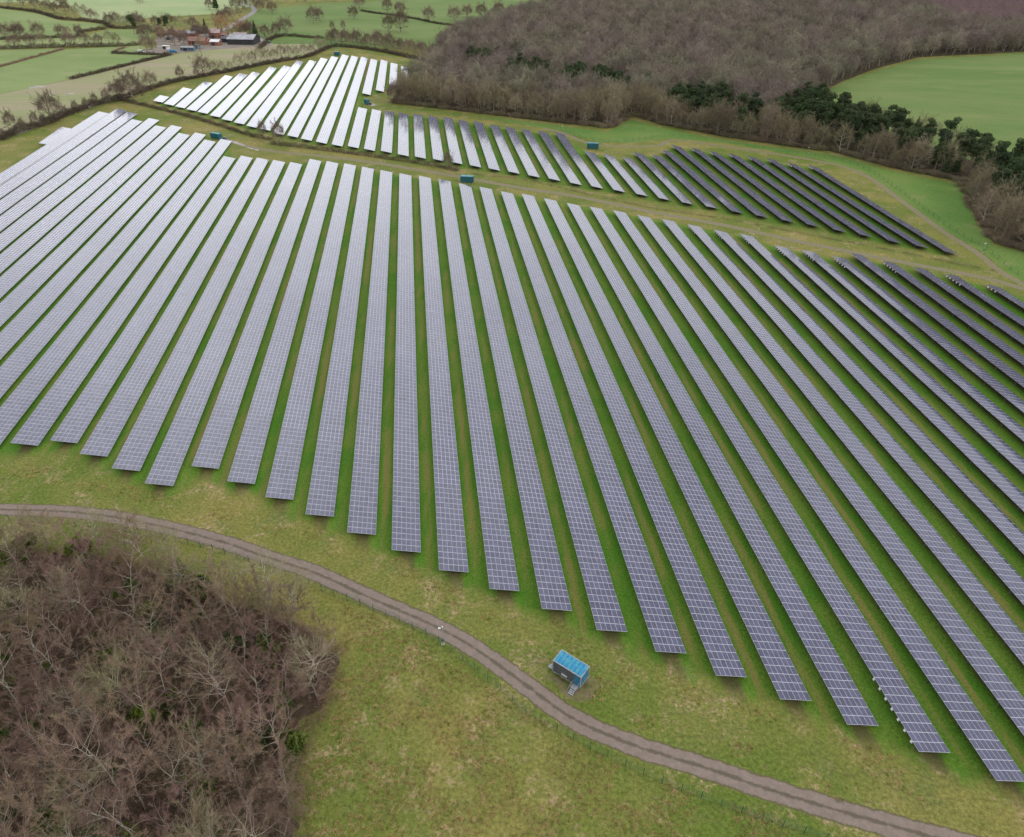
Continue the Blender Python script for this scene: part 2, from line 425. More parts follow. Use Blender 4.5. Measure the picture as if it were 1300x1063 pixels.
sz = N(nt, 'ShaderNodeSeparateXYZ'); nt.links.new(nv.outputs[0], sz.inputs[0])
hz = N(nt, 'ShaderNodeMapRange'); hz.interpolation_type = 'SMOOTHSTEP'; nt.links.new(sz.outputs[2], hz.inputs[0])
hz.inputs[1].default_value = .0; hz.inputs[2].default_value = .24; hz.inputs[3].default_value = .50; hz.inputs[4].default_value = 1.0
lv = math_n(nt, 'MULTIPLY', lv, hz.outputs[0])
cl = mixc(nt, 1.0, (0.96, 0.975, 1.0), lv, 'MULTIPLY')
fin = mixc(nt, 0.15, cl, sky.outputs[0], 'ADD')
nt.links.new(fin, bg.inputs['Color']); nt.links.new(bg.outputs[0], out.inputs[0])
sl = bpy.data.lights.new('sun', 'SUN'); sl.energy = 1.15; sl.angle = R(18); sl.color = (1, 0.96, 0.9)
so = bpy.data.objects.new('sun', sl); COL.objects.link(so)
sd = Vector((math.sin(SUN_AZ)*math.cos(SUN_EL), math.cos(SUN_AZ)*math.cos(SUN_EL), math.sin(SUN_EL)))
so.rotation_euler = sd.to_track_quat('Z', 'Y').to_euler()

# ------------------------------------------------------------------ ground and fields
sheet('ground', [(-7000,-3000),(7000,-3000),(7000,9000),(-7000,9000)], 0, M['grass'])
def field(name, px, m, z=0.006): return sheet(name, [G(*q) for q in px], z, M[m])
field('pasture_field', [(-60,12),(0,11),(46,17),(76,26),(132,31),(100,42),(104,46),(64,48),(0,50),(-60,52)], 'pasture')
field('pasture_field', [(-60,52),(0,51),(105,47.5),(134,38),(192,37),(192,54),(152,57),(76,59),(0,61.5),(-60,63)], 'pasture', 0.010)
field('pasture_field', [(-60,64),(0,63.5),(78,61.5),(42,72),(0,84),(-60,98)], 'pasture', 0.014)
field('pasture_field', [(-80,105),(0,86),(42,74),(82,63),(176,58),(216,68),(169,80),(135,89),(90,100),(40,112),(-80,135)], 'pasture', 0.018)
field('pale_field', [(-80,-30),(330,-40),(318,8),(270,18),(196,22),(150,28),(104,22),(90,8),(40,3),(-80,4)], 'pale_pasture', 0.022)
field('park_field', [(322,12),(420,4),(470,2),(560,-6),(700,-8),(690,2),(600,40),(560,60),(330,62),(300,48)], 'bright_pasture', 0.026)
field('stubble_field', [(-90,138),(40,112),(90,101),(135,90),(169,81.5),(230,68),(330,56),(400,56),(408,66),(360,77),(298,89),(229,102),(152,127),(76,149),(0,178),(-90,215)], 'stubble', 0.030)
field('hill_field', [(1046,118),(1070,105),(1120,88),(1165,76),(1300,68),(1420,66),(1420,262),(1288,228),(1188,193),(1108,167),(1028,127)], 'bright_pasture', 0.034)
field('far_field', [(850,17),(992,17),(1010,-8),(825,-12)], 'bright_pasture', 0.038)
field('wood_edge_grass', [(497,137),(600,148),(700,158),(770,168),(800,152),(838,162),(915,177),(1015,192),(1054,196),(1131,217),(1219,235),(1238,281),(1261,312),(1340,330),(1300,366),(1250,322),(1200,293),(1140,249),(1104,223),(1040,202),(920,182),(850,176),(800,182),(760,180),(700,164),(600,148),(500,139)], 'edge_grass', 0.042)

WOOD_FAR = [G(*q) for q in [(497,131),(505,112),(530,100),(540,88),(551,80),(553,66),(575,47),(610,37),(640,24),(690,14),(700,-6),(760,-28),(1480,-28),(1480,62),(1300,66),(1165,73),(1110,88),(1068,104),(1030,124),(1110,163),(1190,189),(1290,224),(1420,256),(1480,330),(1380,345),(1300,319),(1261,308),(1238,277),(1219,231),(1131,213),(1054,192),(1015,188),(915,173),(838,158),(800,146),(770,163),(700,155),(600,143)]]
sheet('forest_floor', WOOD_FAR, 0.050, M['litter'])
WOOD_NEAR = [G(*q) for q in [(-90,702),(0,704),(80,706),(150,714),(225,738),(300,768),(380,798),(425,832),(414,880),(385,925),(366,985),(376,1090),(340,1180),(-150,1180)]]
nf = [G(*q) for q in [(-100,690),(0,693),(90,696),(160,704),(240,728),(320,760),(400,796),(430,838),(415,890),(380,930),(374,1000),(386,1090),(340,1200),(-170,1200)]]
def wobble(P, amp, seed):
    L = smooth_line(P + P[:2], 8)
    return [(p.x + amp * noise.noise(Vector((p.x / 2.5, p.y / 2.5, seed))) * 2, p.y + amp * noise.noise(Vector((p.x / 2.5, p.y / 2.5, seed + 7))) * 2) for p in L[:-8]]
sheet('wood_floor', wobble(WOOD_NEAR, 1.0, 2), 0.012, M['litter'])

TRACK = [G(*q) for q in [(-160,640),(-60,643),(0,647),(70,649),(141,656),(212,670),(283,688.5),(340,708),(400,727.5),(465,757),(554,796),(611,829),(669,871),(727,912),(804,946),(896,975),(1000,1010),(1130,1048),(1290,1090)]]
ribbon('track', TRACK, 4.7, 0.060, M['track'])
MID = [G(*q) for q in [(270,171),(281,175),(298,181),(321,187.5),(349,192.5),(392,197),(435,201.5),(481,207.7),(528,215.4),(583,224.6),(657,238),(734,250),(826,269),(918,286),(1009,305.7),(1078,319.5),(1161,336),(1245,352),(1300,367),(1400,396)]]
ribbon('field_track', MID, 4.6, 0.064, M['faint_track'])
ribbon('field_track', [G(*q) for q in [(1320,372),(1270,345),(1240,321),(1200,296),(1170,274),(1140,252),(1104,226),(1074,213),(1040,205),(1000,198),(920,186),(856,178),(836,185),(800,186),(760,184.5),(735,178),(714,169),(690,163)]], 3.8, 0.068, M['faint_track'])
ribbon('lane', [G(*q) for q in [(270,46),(285,38),(298,30),(310,23),(320,17),(323,12),(316,7),(305,3)]], 7, 0.072, M['lane'])
for pts in ([(35,111),(46,109.3),(56,108.8),(58,110),(48,111.8),(38,112.6)], [(62,118.5),(70,117.5),(71,118.5),(63,119.8)], [(80,120.2),(95,117.5),(97,118.2),(82,121)],
            [(19,169.5),(38,162.5),(48,161.2),(45,163),(26,170)], [(293,178),(302,181),(312,185),(311,186.2),(300,183),(293,179.5)], [(315,187),(328,190),(327,191.3),(316,189)],
            [(469,133),(473,131.5),(476,133.5),(472,135)]):
    sheet('puddle', wobble([G(*q) for q in pts], .8, 4), 0.078, M['wet'])

# ------------------------------------------------------------------ solar rows
B = {1:(13,562),2:(63.4,558.6),3:(101,575.6),4:(141.6,594),5:(183.6,613),6:(243,591),7:(288.2,610),8:(336.6,630),9:(387.6,651.6),10:(440.6,674.8),11:(497.2,697.6),12:(557.4,723.2),13:(621.6,747.4),14:(688,773),15:(757.7,800.1),16:(832.5,827.4),17:(909,857.7),18:(990.8,887.8),19:(1075.7,919.9),20:(1166.6,954.5)}
T = [(125.8,141.2),(147.7,138.2),(160.4,142),(169.6,151.4),(188,150.5),(198,159.7),(217,159),(228.5,168.5),(248,168),(259.6,177.7),(280.4,176.8),(284,198),(304.6,197.5),(326.2,200),(347.7,203),(368.6,205.5),(393,201.5),(414.5,204.6),(437,207.7),(459.4,211.7),(483,215.4),(506.8,219.7),(532,223.7),(557,227.4),(583,232),(608.6,237),(635.4,241.8),(663,246),(690.8,251.4),(719,256.3),(748.6,261.2),(778.5,266.8),(810,272.3),(841,278.2),(872.3,284),(906,290.5),(939.7,296.3),(982,311),(1019,317.3),(1056,326),(1080,322.3),(1121,331.4),(1158.8,339.5),(1195.3,346.7),(1250,360)]
U0_, PIT = -113.846, 9.413
UP = [(0,194.4,127.8,202.8,121),(1,207.9,131.7,232.5,111.3),(2,222,135,259.5,103.3),(3,236.4,138.5,285.8,95.4),(4,250.7,141.9,304.4,92.8),(5,266.3,146.5,320.5,91.1),(6,281.2,151.2,342.5,84.4),(7,296.8,155.3,360.2,83.3),(8,312.8,159.7,376.3,77),(9,329.8,163.4,393,76.2),(10,346.7,168.8,407.4,73.4),(11,364.6,172,421,71.2),(12,382,176,434.5,69),(13,401,179.8,446.3,70.6),(14,421,183.2,458.5,72),(15,441.6,185.4,454.8,136.3),(16,462,188.8,472.5,138.5),(17,483.5,191.3,489,140.5),(18,505,195.5,506.4,143),(19,526.7,198.6,525,144.4),(20,549.8,201.8,543.6,146.5),(21,573,205.6,562.6,148.4),(22,596.6,209.6,581.6,151.6),(23,620.6,213.6,601,153.6),(24,645.4,217.6,621.4,157.6),(25,671,222.4,640.6,160.4),(26,697,226.6,661.6,163.6),(27,724,231.6,682.4,165.6),(28,751,236,704,168),(29,779,240.6,742,191.6),(30,808,245.6,765.5,195.3),(31,836.6,251,790,199.6),(32,866,256.4,804,193),(33,897,261.6,828,196.6),(34,929,267.6,840,190.4),(35,960,273,851.6,183.6),(36,993,279,876,187),(37,1025,284.6,899.6,191.4),(38,1059,291.4,924,194.6),(39,1092,297.6,948.4,198),(40,1129,305.4,972.6,201),(41,1163,311.4,998.5,206),(42,1200,319,1024.4,209),
      (15.5,459.8,118.5,470.8,74.5),(16.5,477,114.3,483.5,75.7),(17.5,493.7,107.5,496,79.6),(18.5,509,102.5,509,83.8)]

rng = random.Random(7)
# one photovoltaic module: aluminium frame with the glass let in; local x down the slope, y along the row
ML, MW = 1.655, 0.992
CP_, RP_ = 1.675, PW / 6
def module_mesh(h):
    mb = MB(); a, b_ = MW / 2, ML / 2; f = 0.040
    mb.box(-a, -b_, -0.035, a, b_, 0.0)
    fx = 0.026; f = 0.046
    mb.add([(-a+fx,-b_+f,0.003),(a-fx,-b_+f,0.003),(a-fx,b_-f,0.003),(-a+fx,b_-f,0.003)], [(0,1,2,3)], 1)
    me = mb.mesh('solar_panel', [M['alu'], M['glass']])
    at = me.attributes.new('tint', 'FLOAT', 'FACE'); at.data.foreach_set('value', [h] * len(me.polygons)); return me
mod_mes = [module_mesh(h) for h in (.84, .90, .94, .98, 1.0, 1.03, 1.07, 1.13)]
leg_hi = MB(); leg_hi.box(-.05,-.04,-.25,.05,.04,ZHI-.35); leg_hi = leg_hi.mesh('leg', M['steel'])
leg_lo = MB(); leg_lo.box(-.05,-.04,-.25,.05,.04,ZLO+.10); leg_lo = leg_lo.mesh('leg', M['steel'])
inv = MB(); inv.box(-.09,-.20,-.28,.09,.20,.28); inv.box(-.12,-.15,-.24,-.09,.15,.20); inv_me = inv.mesh('inverter', M['white'])

ct, st = math.cos(TILT), math.sin(TILT)
def swell(x, y):      # the tables follow slight swells of the land
    return 0.30 * noise.noise(Vector((x / 90.0, y / 90.0, 3.1))) + 0.10 * noise.noise(Vector((x / 28.0, y / 28.0, 9.4)))

def solar_row(pn, pf, label, group, near=True, inv_far=0, inv_near=0):
    """pn, pf: ground plan (x, y) of the high edge at the near and the far end"""
    pn = Vector(pn); pf = Vector(pf); d = pf - pn; Lr = d.length; d.normalize()
    rz = math.atan2(-d.x, d.y)
    root = empty('solar_panel_row', (pn.x, pn.y, 0), rz, label=label, cat='solar panels', group=group)
    nc = max(2, round(Lr / CP_)); c_ = math.cos(rz); s_ = math.sin(rz)
    def wpos(x, y): return (pn.x + x * c_ - y * s_, pn.y + x * s_ + y * c_)
    zs = [swell(*wpos(3, (k + .5) * CP_)) for k in range(nc + 1)]
    rnd = random.Random(int(Lr * 100) + int(pn.x * 10))
    first = None
    if near:
        for k in range(nc):
            q = wpos(3, (k + .5) * CP_); x, y = pix(q[0], q[1], 1.8)
            if -10 < x < 1310 and -10 < y < 1075: first = k; break
        if first is None: first = 0
    solo = set(range(first, min(nc, first + 16))) if near else set()
    V = []; F = []; MI = []; TI = []
    for k in range(nc):
        ctint = rnd.gauss(1, .05)
        y0 = (k + .5) * CP_; z0 = zs[k]; dz = (zs[k+1] - zs[k]) / CP_
        jt = rnd.gauss(0, 0.0035)
        if k in solo:
            for j in range(6):
                xc = (j + .5) * RP_
                o = link('solar_panel', rnd.choice(mod_mes), root, (xc * ct, y0, ZHI - xc * st + z0), (math.atan(dz) + rnd.gauss(0, .003), TILT + jt + rnd.gauss(0, .002), 0))
            continue
        # backing frame of this column
        def P(xs, yy, up, t=0.0): return (xs * ct + up * st, y0 + yy, ZHI - xs * st + up * ct + z0 + yy * dz + t * (xs - 3) )
        n = len(V); h = ML / 2
        V += [P(0,-h,0,jt),P(PW,-h,0,jt),P(PW,h,0,jt),P(0,h,0,jt),P(0,-h,-.035,jt),P(PW,-h,-.035,jt),P(PW,h,-.035,jt),P(0,h,-.035,jt)]
        F += [(n,n+1,n+2,n+3),(n+7,n+6,n+5,n+4),(n,n+4,n+5,n+1),(n+1,n+5,n+6,n+2),(n+2,n+6,n+7,n+3),(n+3,n+7,n+4,n)]; MI += [0] * 6; TI += [1.0] * 6
        for j in range(6):
            a = j * RP_ + .038; b_ = (j + 1) * RP_ - .038; g = h - .046; jj = min(.004, max(-.004, rnd.gauss(0, .0018)))
            n = len(V); V += [P(a,-g,.006,jt),P(b_,-g,.006,jt),P(b_,g,.006 + jj,jt),P(a,g,.006 + jj,jt)]; F.append((n,n+1,n+2,n+3)); MI.append(1); TI.append(min(1.4, max(.6, ctint * rnd.gauss(1, .07))))
    if F:
        me = bpy.data.meshes.new('panel_array'); me.from_pydata(V, [], F); me.materials.append(M['alu']); me.materials.append(M['glass'])
        me.polygons.foreach_set('material_index', MI); me.attributes.new('tint', 'FLOAT', 'FACE').data.foreach_set('value', TI); me.update()
        o = link('panel_array', me, root)
        if near: o['kind'] = 'stuff'
    # purlins and rafters
    mb = MB(); step = 5
    for k in range(0, nc, step):
        k2 = min(nc, k + step); ya, yb = k * CP_ + .02, k2 * CP_ - .02; za, zb = zs[k], zs[k2]
        for xs in (0.55, 2.3, 3.8, 5.5):
            z = ZHI - xs * st - .09
            mb.bar((xs * ct, ya, z + za), (xs * ct, yb, z + zb), .045, 4)
        yr = ya + CP_; zr = za + (zb - za) * .2
        mb.bar((.2 * ct, yr, ZHI - .2 * st - .19 + zr), (5.9 * ct, yr, ZHI - 5.9 * st - .19 + zr), .06, 4)
        mb.bar((.9 * ct, yr, 1.0 + zr), (2.6 * ct, yr, ZHI - 2.6 * st - .2 + zr), .035, 4)
        if not near:
            mb.box(.85, yr - .05, -.1, .95, yr + .05, ZHI - .35 + zr); mb.box(5.0, yr - .05, -.1, 5.1, yr + .05, ZLO + .1 + zr)
    mb.build('support_frame', M['steel'], root)
    if near:
        cnt = 0
        for k in range(0, nc, step):
            y = k * CP_ + CP_; q = wpos(2, y); x_, y_ = pix(q[0], q[1], 1)
            if not (-60 < x_ < 1360 and -30 < y_ < 1140): continue
            if cnt >= 50: break
            cnt += 1
            link('leg', leg_hi, root, (.9, y, zs[k])); link('leg', leg_lo, root, (5.05, y, zs[k]))
    for n_, end in ((inv_far, 1), (inv_near, 0)):
        for k in range(n_):
            y = (Lr - 2 - k * 1.9) if end else (2 + k * 1.9)
            link('inverter', inv_me, root, (.20, y, ZHI - .52 + zs[min(nc, int(y / CP_))]), (0, .35, rnd.uniform(-.1, .1)))
    return root

ORD = ['', 'first','second','third','fourth','fifth','sixth','seventh','eighth','ninth','tenth','eleventh','twelfth','thirteenth','fourteenth','fifteenth','sixteenth','seventeenth','eighteenth','nineteenth','twentieth']
def ordn(n):
    if n <= 20: return ORD[n]
    return {2: 'twenty-', 3: 'thirty-', 4: 'forty-'}[n // 10] + ORD[n % 10] if n % 10 else {3: 'thirtieth', 4: 'fortieth'}[n // 10]

def smoothed(us, k=2):
    """row spacing settles to an even pitch: average each row's offset with its neighbours'"""
    out = []
    for i in range(len(us)):
        a = max(0, i - k); b_ = min(len(us), i + k + 1)
        d = min(i - a, b_ - 1 - i); w = us[i-d:i+d+1]; out.append(sum(w) / len(w))
    return out
TU = smoothed([UV(G(t[0], t[1], ZHI))[0] - PIT * k for k, t in enumerate(T)])
low_ends = {}
for k, t in enumerate(T):
    i = k - 10
    f = XY(TU[k] + PIT * k, UV(G(t[0], t[1], ZHI))[1])
    if i in B: nn = G(*B[i], ZHI)
    elif i < 1: nn = XY(U0_ + PIT * i + .7, 153.0 + (i % 3) * 2)
    else: nn = XY(U0_ + PIT * i - .7, max(4, 55.3 - 5.6 * (i - 20)))
    if i == 14: lab = 'near-field solar row whose near end points straight at the blue-roofed cabin'
    elif i < 14: lab = f'near-field solar row, {ordn(14 - i)} left of the row that ends closest to the blue cabin'
    else: lab = f'near-field solar row, {ordn(i - 14)} right of the row that ends closest to the blue cabin'
    solar_row(nn, f, lab, 'solar panel rows in the near field', True, inv_far=5 if i in (24,25,26,27,28,29,31,33) else (3 if i in (22,23,34) else 0), inv_near=7 if i == 20 else 0)
    low_ends[i] = (Vector(nn), Vector(f))
solar_row(G(49,181.4,ZHI), G(78.5,160.8,ZHI), 'short detached solar row beside the long outermost row, near the left hedge', 'solar panel rows in the near field', True)
solar_row(G(-40,243.5,ZHI), G(-3,221,ZHI), 'solar row mostly cut off at the edge of the photo beside the hedge', 'solar panel rows in the near field', True)

up_ends = {}
for r in UP:
    i = r[0]; nn = G(r[1], r[2], ZHI); f = G(r[3], r[4], ZHI)
    if i != int(i): lab = f'short white solar row behind the small cabin, {ordn(int(i) - 14)} of four towards the wood'
    elif i == 0: lab = 'shortest solar row at the tip of the far field'
    elif i == 29: lab = 'far-field solar row starting just below the blue cabin by the wood'
    elif i < 29: lab = f'far-field solar row, {ordn(29 - i)} left of the row starting at the blue cabin'
    else: lab = f'far-field solar row, {ordn(i - 29)} right of the row starting at the blue cabin'
    solar_row(nn, f, lab, 'solar panel rows in the far field', False, inv_far=3 if i >= 32 and i == int(i) else 0)
    up_ends[i] = (Vector(nn), Vector(f))

# grass strips under and between the rows
def strips(name, ends, z, nfade=9.0):
    z *= .35
    V = []; F = []; UVs = []
    ks = sorted(ends)
    for a, b_ in zip(ks, ks[1:]):
        (n0, f0), (n1, f1) = ends[a], ends[b_]
        d0 = (f0 - n0).normalized(); d1 = (f1 - n1).normalized()
        r0 = Vector((d0.y, -d0.x)) * 3.0; r1 = Vector((d1.y, -d1.x)) * 3.0
        L = min((f0 - n0).length, (f1 - n1).length)
        A = [n0 + r0, f0 + r0]; Bb = [n1 + r1, f1 + r1]
        ss = [(-nfade, 0), (2, 1), (-2, 1), (nfade, 0)]
        rows = []
        for (off, v), e in zip(ss, (0, 0, 1, 1)):
            rows.append((A[e] + d0 * off, Bb[e] + d1 * off, v))
        for (p0, p1, v0), (q0, q1, v1) in zip(rows, rows[1:]):
            n = len(V)
            V += [(p0.x,p0.y,z),(p1.x,p1.y,z),(q1.x,q1.y,z),(q0.x,q0.y,z)]; F.append((n,n+1,n+2,n+3))
            UVs += [(0,v0),(1,v0),(1,v1),(0,v1)]
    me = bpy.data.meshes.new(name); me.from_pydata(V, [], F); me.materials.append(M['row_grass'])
    ul = me.uv_layers.new(name='UVMap')
    for lp in me.loops: ul.data[lp.index].uv = UVs[lp.vertex_index]
    o = link(name, me); o['kind'] = 'structure'
e2 = dict(low_ends)
for i in (35, 36): e2[i] = (Vector(XY(U0_ + PIT * i, 4)), Vector(XY(U0_ + PIT * i - 2, 205)))
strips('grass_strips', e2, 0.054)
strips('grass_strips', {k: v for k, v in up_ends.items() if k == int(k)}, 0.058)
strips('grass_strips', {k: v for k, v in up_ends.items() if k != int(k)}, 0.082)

# ------------------------------------------------------------------ trees
def slivers(P, D, Lm, wd, rs):
    """thin tapering twigs as single triangles: P bases, D unit directions"""
    n = len(P); r = rs.normal(size=(n, 3)); side = np.cross(D, r); side /= np.linalg.norm(side, axis=1)[:, None] + 1e-9
    L = Lm * rs.uniform(.55, 1.25, size=(n, 1)); w_ = wd * rs.uniform(.7, 1.3, size=(n, 1))
    V = np.empty((n, 3, 3)); V[:, 0] = P - side * w_ / 2; V[:, 1] = P + side * w_ / 2; V[:, 2] = P + D * L
    return V.reshape(-1, 3)

def bare_tree(seed, H, Rr, clear, nl, ns, ntw, tl, tw, trunk_r, m_wood, m_twig, lean=0.0, up=1.0, name='bare_tree', small=True, shell=0, limb=1.0):
    rs = np.random.RandomState(seed); mb = MB(); cb = MB()
    az0 = rs.uniform(0, 6.28); ln = np.array([math.cos(az0), math.sin(az0), 0]) * lean
    npt = 6; tp = []
    off = np.zeros(3)
    for k in range(npt):
        t = k / (npt - 1)
        if k: off = off + np.r_[rs.normal(size=2) * H * .018, 0]
        tp.append(np.array([0, 0, -.3 if k == 0 else H * .88 * t]) + ln * H * t * t + off)
    rad = [trunk_r * (1 - .9 * (k / (npt - 1)) ** .8) for k in range(npt)]
    mb.path(tp, rad, 6)
    def tr(t):
        q = t * (npt - 1); a = min(npt - 2, int(q)); return tp[a] + (tp[a+1] - tp[a]) * (q - a)
    TP = []; TD = []
    az = rs.uniform(0, 6.28)
    for k in range(nl):
        t = clear + (0.97 - clear) * ((k + rs.uniform(0, .8)) / nl)
        s0 = tr(t); az += 2.4 + rs.normal() * .5
        rel = (t - clear) / (1 - clear)
        prof = math.sin(PI * (0.22 + 0.70 * rel)) ** .8
        Lh = Rr * prof * rs.uniform(.75, 1.15)
        el = (0.25 + 0.95 * rel) * up + rs.normal() * .1
        dh = np.array([math.cos(az), math.sin(az), 0.])
        rise = Lh * math.tan(min(1.15, el)) * .8; rise = min(rise, H * 1.02 - s0[2])
        pts = [s0]
        for q in (.35, .7, 1.0):
            pts.append(s0 + dh * Lh * q + np.array([0, 0, rise * q ** 1.25]) + rs.normal(size=3) * Lh * .05)
        r0 = trunk_r * (.45 - .25 * rel) * limb
        mb.path(pts, [r0, r0 * .6, r0 * .35, r0 * .12], 4)
        for j in range(ns):
            q = .22 + .78 * (j + rs.uniform(0, 1)) / ns; q = min(q, .999)
            a = int(q * 3); base = pts[a] + (pts[a+1] - pts[a]) * (q * 3 - a)
            dirn = (pts[a+1] - pts[a]); dirn = dirn / (np.linalg.norm(dirn) + 1e-9)
            dd = dirn + rs.normal(size=3) * .75 + np.array([0, 0, .35 * up]); dd /= np.linalg.norm(dd)
            l2 = (Rr * .22 + Lh * .25) * rs.uniform(.7, 1.2)
            mid = base + dd * l2 * .5 + rs.normal(size=3) * l2 * .06
            e_ = base + dd * l2 + np.array([0, 0, .12 * l2]) + rs.normal(size=3) * l2 * .08
            if small: cb.path([base, mid, e_], [r0 * .28, r0 * .18, r0 * .05], 3)
            u = rs.uniform(.1, 1.0, size=(ntw, 1))
            PP = np.where(u < .5, base + (mid - base) * u * 2, mid + (e_ - mid) * (u * 2 - 1))
            cen = np.array([0, 0, H * .45]) + ln * H * .2; rd_ = PP - cen; rd_ /= np.linalg.norm(rd_, axis=1)[:, None] + 1e-9
            DD = dd * .7 + rd_ * .6 + rs.normal(size=(ntw, 3)) * .55 + np.array([0, 0, .15 * up]); DD /= np.linalg.norm(DD, axis=1)[:, None]
            TP.append(PP); TD.append(DD)
    TP = np.concatenate(TP); TD = np.concatenate(TD)
    if shell:
        d = rs.normal(size=(shell, 3)); d[:, 2] = np.abs(d[:, 2]) * 1.15 - .35; d /= np.linalg.norm(d, axis=1)[:, None]
        ph = rs.uniform(0, 6.28, 3)
        lump = 1 + .16 * np.sin(d[:, 0] * 5 + ph[0]) * np.cos(d[:, 1] * 5 + ph[1]) + .10 * np.sin(d[:, 2] * 7 + d[:, 0] * 4 + ph[2])
        rr = (lump * rs.uniform(.62, .95, shell))[:, None]
        PP = np.array([0, 0, H * .52]) + ln * H * .3 + d * rr * np.array([Rr, Rr, H * .47]) * .92
        DD = d * .9 + rs.normal(size=(shell, 3)) * .45 + np.array([0, 0, .2]); DD /= np.linalg.norm(DD, axis=1)[:, None]
        TP = np.concatenate([TP, PP]); TD = np.concatenate([TD, DD])
    V = slivers(TP, TD, tl, tw, rs)
    # second order of twiglets from the tips half way out
    P2 = TP + TD * tl * .45; D2 = TD + rs.normal(size=TD.shape) * .7; D2 /= np.linalg.norm(D2, axis=1)[:, None]
    V = np.concatenate([V, slivers(P2, D2, tl * .6, tw * .8, rs)])
    n0 = len(cb.V); allV = (np.array(cb.V).reshape(-1, 3) if n0 else np.zeros((0, 3)))
    allV = np.concatenate([allV, V]); tri = (np.arange(len(V)).reshape(-1, 3) + n0)
    crown = bpy.data.meshes.new('crown'); crown.from_pydata(allV.tolist(), [], cb.F + tri.tolist()); crown.materials.append(m_twig)
    return mb.mesh('trunk', m_wood), crown

def leafy(seed, parts, n, size, m_leaf, name='crown'):
    """parts: list of (cx, cy, cz, rx, ry, rz) volumes filled with small leaf faces, denser to the shell"""
    rs = np.random.RandomState(seed); V = []
    vol = np.array([p[3] * p[4] * p[5] for p in parts]) ** .7; cnts = (vol / vol.sum() * n).astype(int)
    for p, c in zip(parts, cnts):
        d = rs.normal(size=(c, 3)); d /= np.linalg.norm(d, axis=1)[:, None]
        r = rs.uniform(.35, 1, size=(c, 1)) ** .5
        r *= 1 + .25 * np.sin(d[:, :1] * 5 + p[0]) * np.cos(d[:, 1:2] * 4 + p[1])
        q = np.array(p[:3]) + d * r * np.array(p[3:])
        a = rs.normal(size=(c, 3)); a /= np.linalg.norm(a, axis=1)[:, None]
        b_ = np.cross(a, d + rs.normal(size=(c, 3)) * .5); b_ /= np.linalg.norm(b_, axis=1)[:, None] + 1e-9
        s = size * rs.uniform(.5, 1.3, size=(c, 1))
        t = np.stack([q - a * s * .5, q + a * s * .5, q + b_ * s], 1); V.append(t.reshape(-1, 3))
    V = np.concatenate(V); me = bpy.data.meshes.new(name)
    me.from_pydata(V.tolist(), [], np.arange(len(V)).reshape(-1, 3).tolist()); me.materials.append(m_leaf); return me

def conifer(seed, H, m_leaf, n=4200, size=.40, spire=False):
    rs = np.random.RandomState(seed); parts = []
    if spire:
        for k in range(9):
            t = k / 8; parts.append((rs.normal() * .2, rs.normal() * .2, H * (.18 + .8 * t), (1 - t * .88) * H * .2, (1 - t * .88) * H * .2, H * .09))
    else:
        for k in range(13):
            t = rs.uniform(.45, 1); a = rs.uniform(0, 6.28); rr = rs.uniform(.05, .19) * H * (1.25 - t * .6)
            parts.append((math.cos(a) * rr, math.sin(a) * rr, H * t * .93, H * .11, H * .11, H * .065))
    mb = MB(); mb.path([(0,0,-.3),(.1,0,H*.4),(0,.1,H*.92)], [H*.018,H*.013,H*.004], 6)
    for p in parts: mb.bar((0,0,p[2]-H*.1), p[:3], H*.005, 4, H*.002)
    return mb.mesh('trunk', M['bark']), leafy(seed, parts, n, size, m_leaf)

NEARV = []
for s in range(10):
    H = 10.5 + (s % 3) * 1.3
    NEARV.append(bare_tree(100 + s, H, 3.2 + (s % 3) * .5, .30, 12, 6, 30 if s % 2 else 22, .75, .028, .16, M['bark_pale'] if s % 2 == 0 else M['bark'], M['twig_near'], lean=.10 + .06 * (s % 3), up=1.2, limb=1.05))
PALEV = [bare_tree(140 + s, 9.5 + s, 5.0, .14, 18, 9, 13, .9, .032, .26, M['bark_pale'], M['twig_pale'], lean=.05, up=.9, limb=1.3, shell=900) for s in range(3)]
EDGEV = [bare_tree(200 + s, 13.5 + (s % 3) * 1.5, 5.0 + (s % 3) * .5, .10, 12, 6, 10, 1.1, .075, .30, M['bark_pale'] if s % 3 == 1 else M['bark'], M['twig_edge'], lean=.02, up=1.05, shell=1500, limb=1.2) for s in range(8)]
FARV = [bare_tree(300 + s, 14 + (s % 3) * 1.5, 5.2 + (s % 3) * .5, .25, 9, 4, 7, 1.2, .13, .30, M['bark_pale'] if s % 3 == 1 else M['bark'], M['twig_far'], up=1.0, small=False, shell=1150) for s in range(9)]
PLUMV = [bare_tree(340 + s, 10, 3.4, .2, 9, 4, 5, 1.2, .15, .15, M['bark'], M['twig_plum'], up=1.3, small=False, shell=500) for s in range(3)]
FIELDV = [bare_tree(400 + s, 15 + s % 2 * 2, 7.4 + (s % 3) * .7, .14, 16, 7, 14, 1.2, .115, .5, M['bark'], M['twig_field'], up=.85, shell=3000) for s in range(5)]
SLIMV = [bare_tree(430 + s, 13, 3.9, .16, 13, 6, 12, 1.0, .10, .22, M['bark'], M['twig_field'], up=1.2, shell=1600) for s in range(3)]
ORANGEV = [bare_tree(450, 12, 6.5, .12, 14, 6, 16, 1.4, .12, .4, M['bark'], M['twig_orange'], up=1.1, shell=900)]
PINEV = [conifer(500 + s, 15 + s % 3, M['needle']) for s in range(5)]
SPIREV = [conifer(520 + s, 13, M['needle'], 3000, .42, True) for s in range(2)]

def plant_tree(var, x, y, s, rz, name, label, cat='tree', group=None):
    root = empty(name, (x, y, 0), rz, label=label, cat=cat, group=group); root.scale = (s, s, s * random.uniform(.92, 1.08))
    link('trunk', var[0], root); link('crown', var[1], root); return root

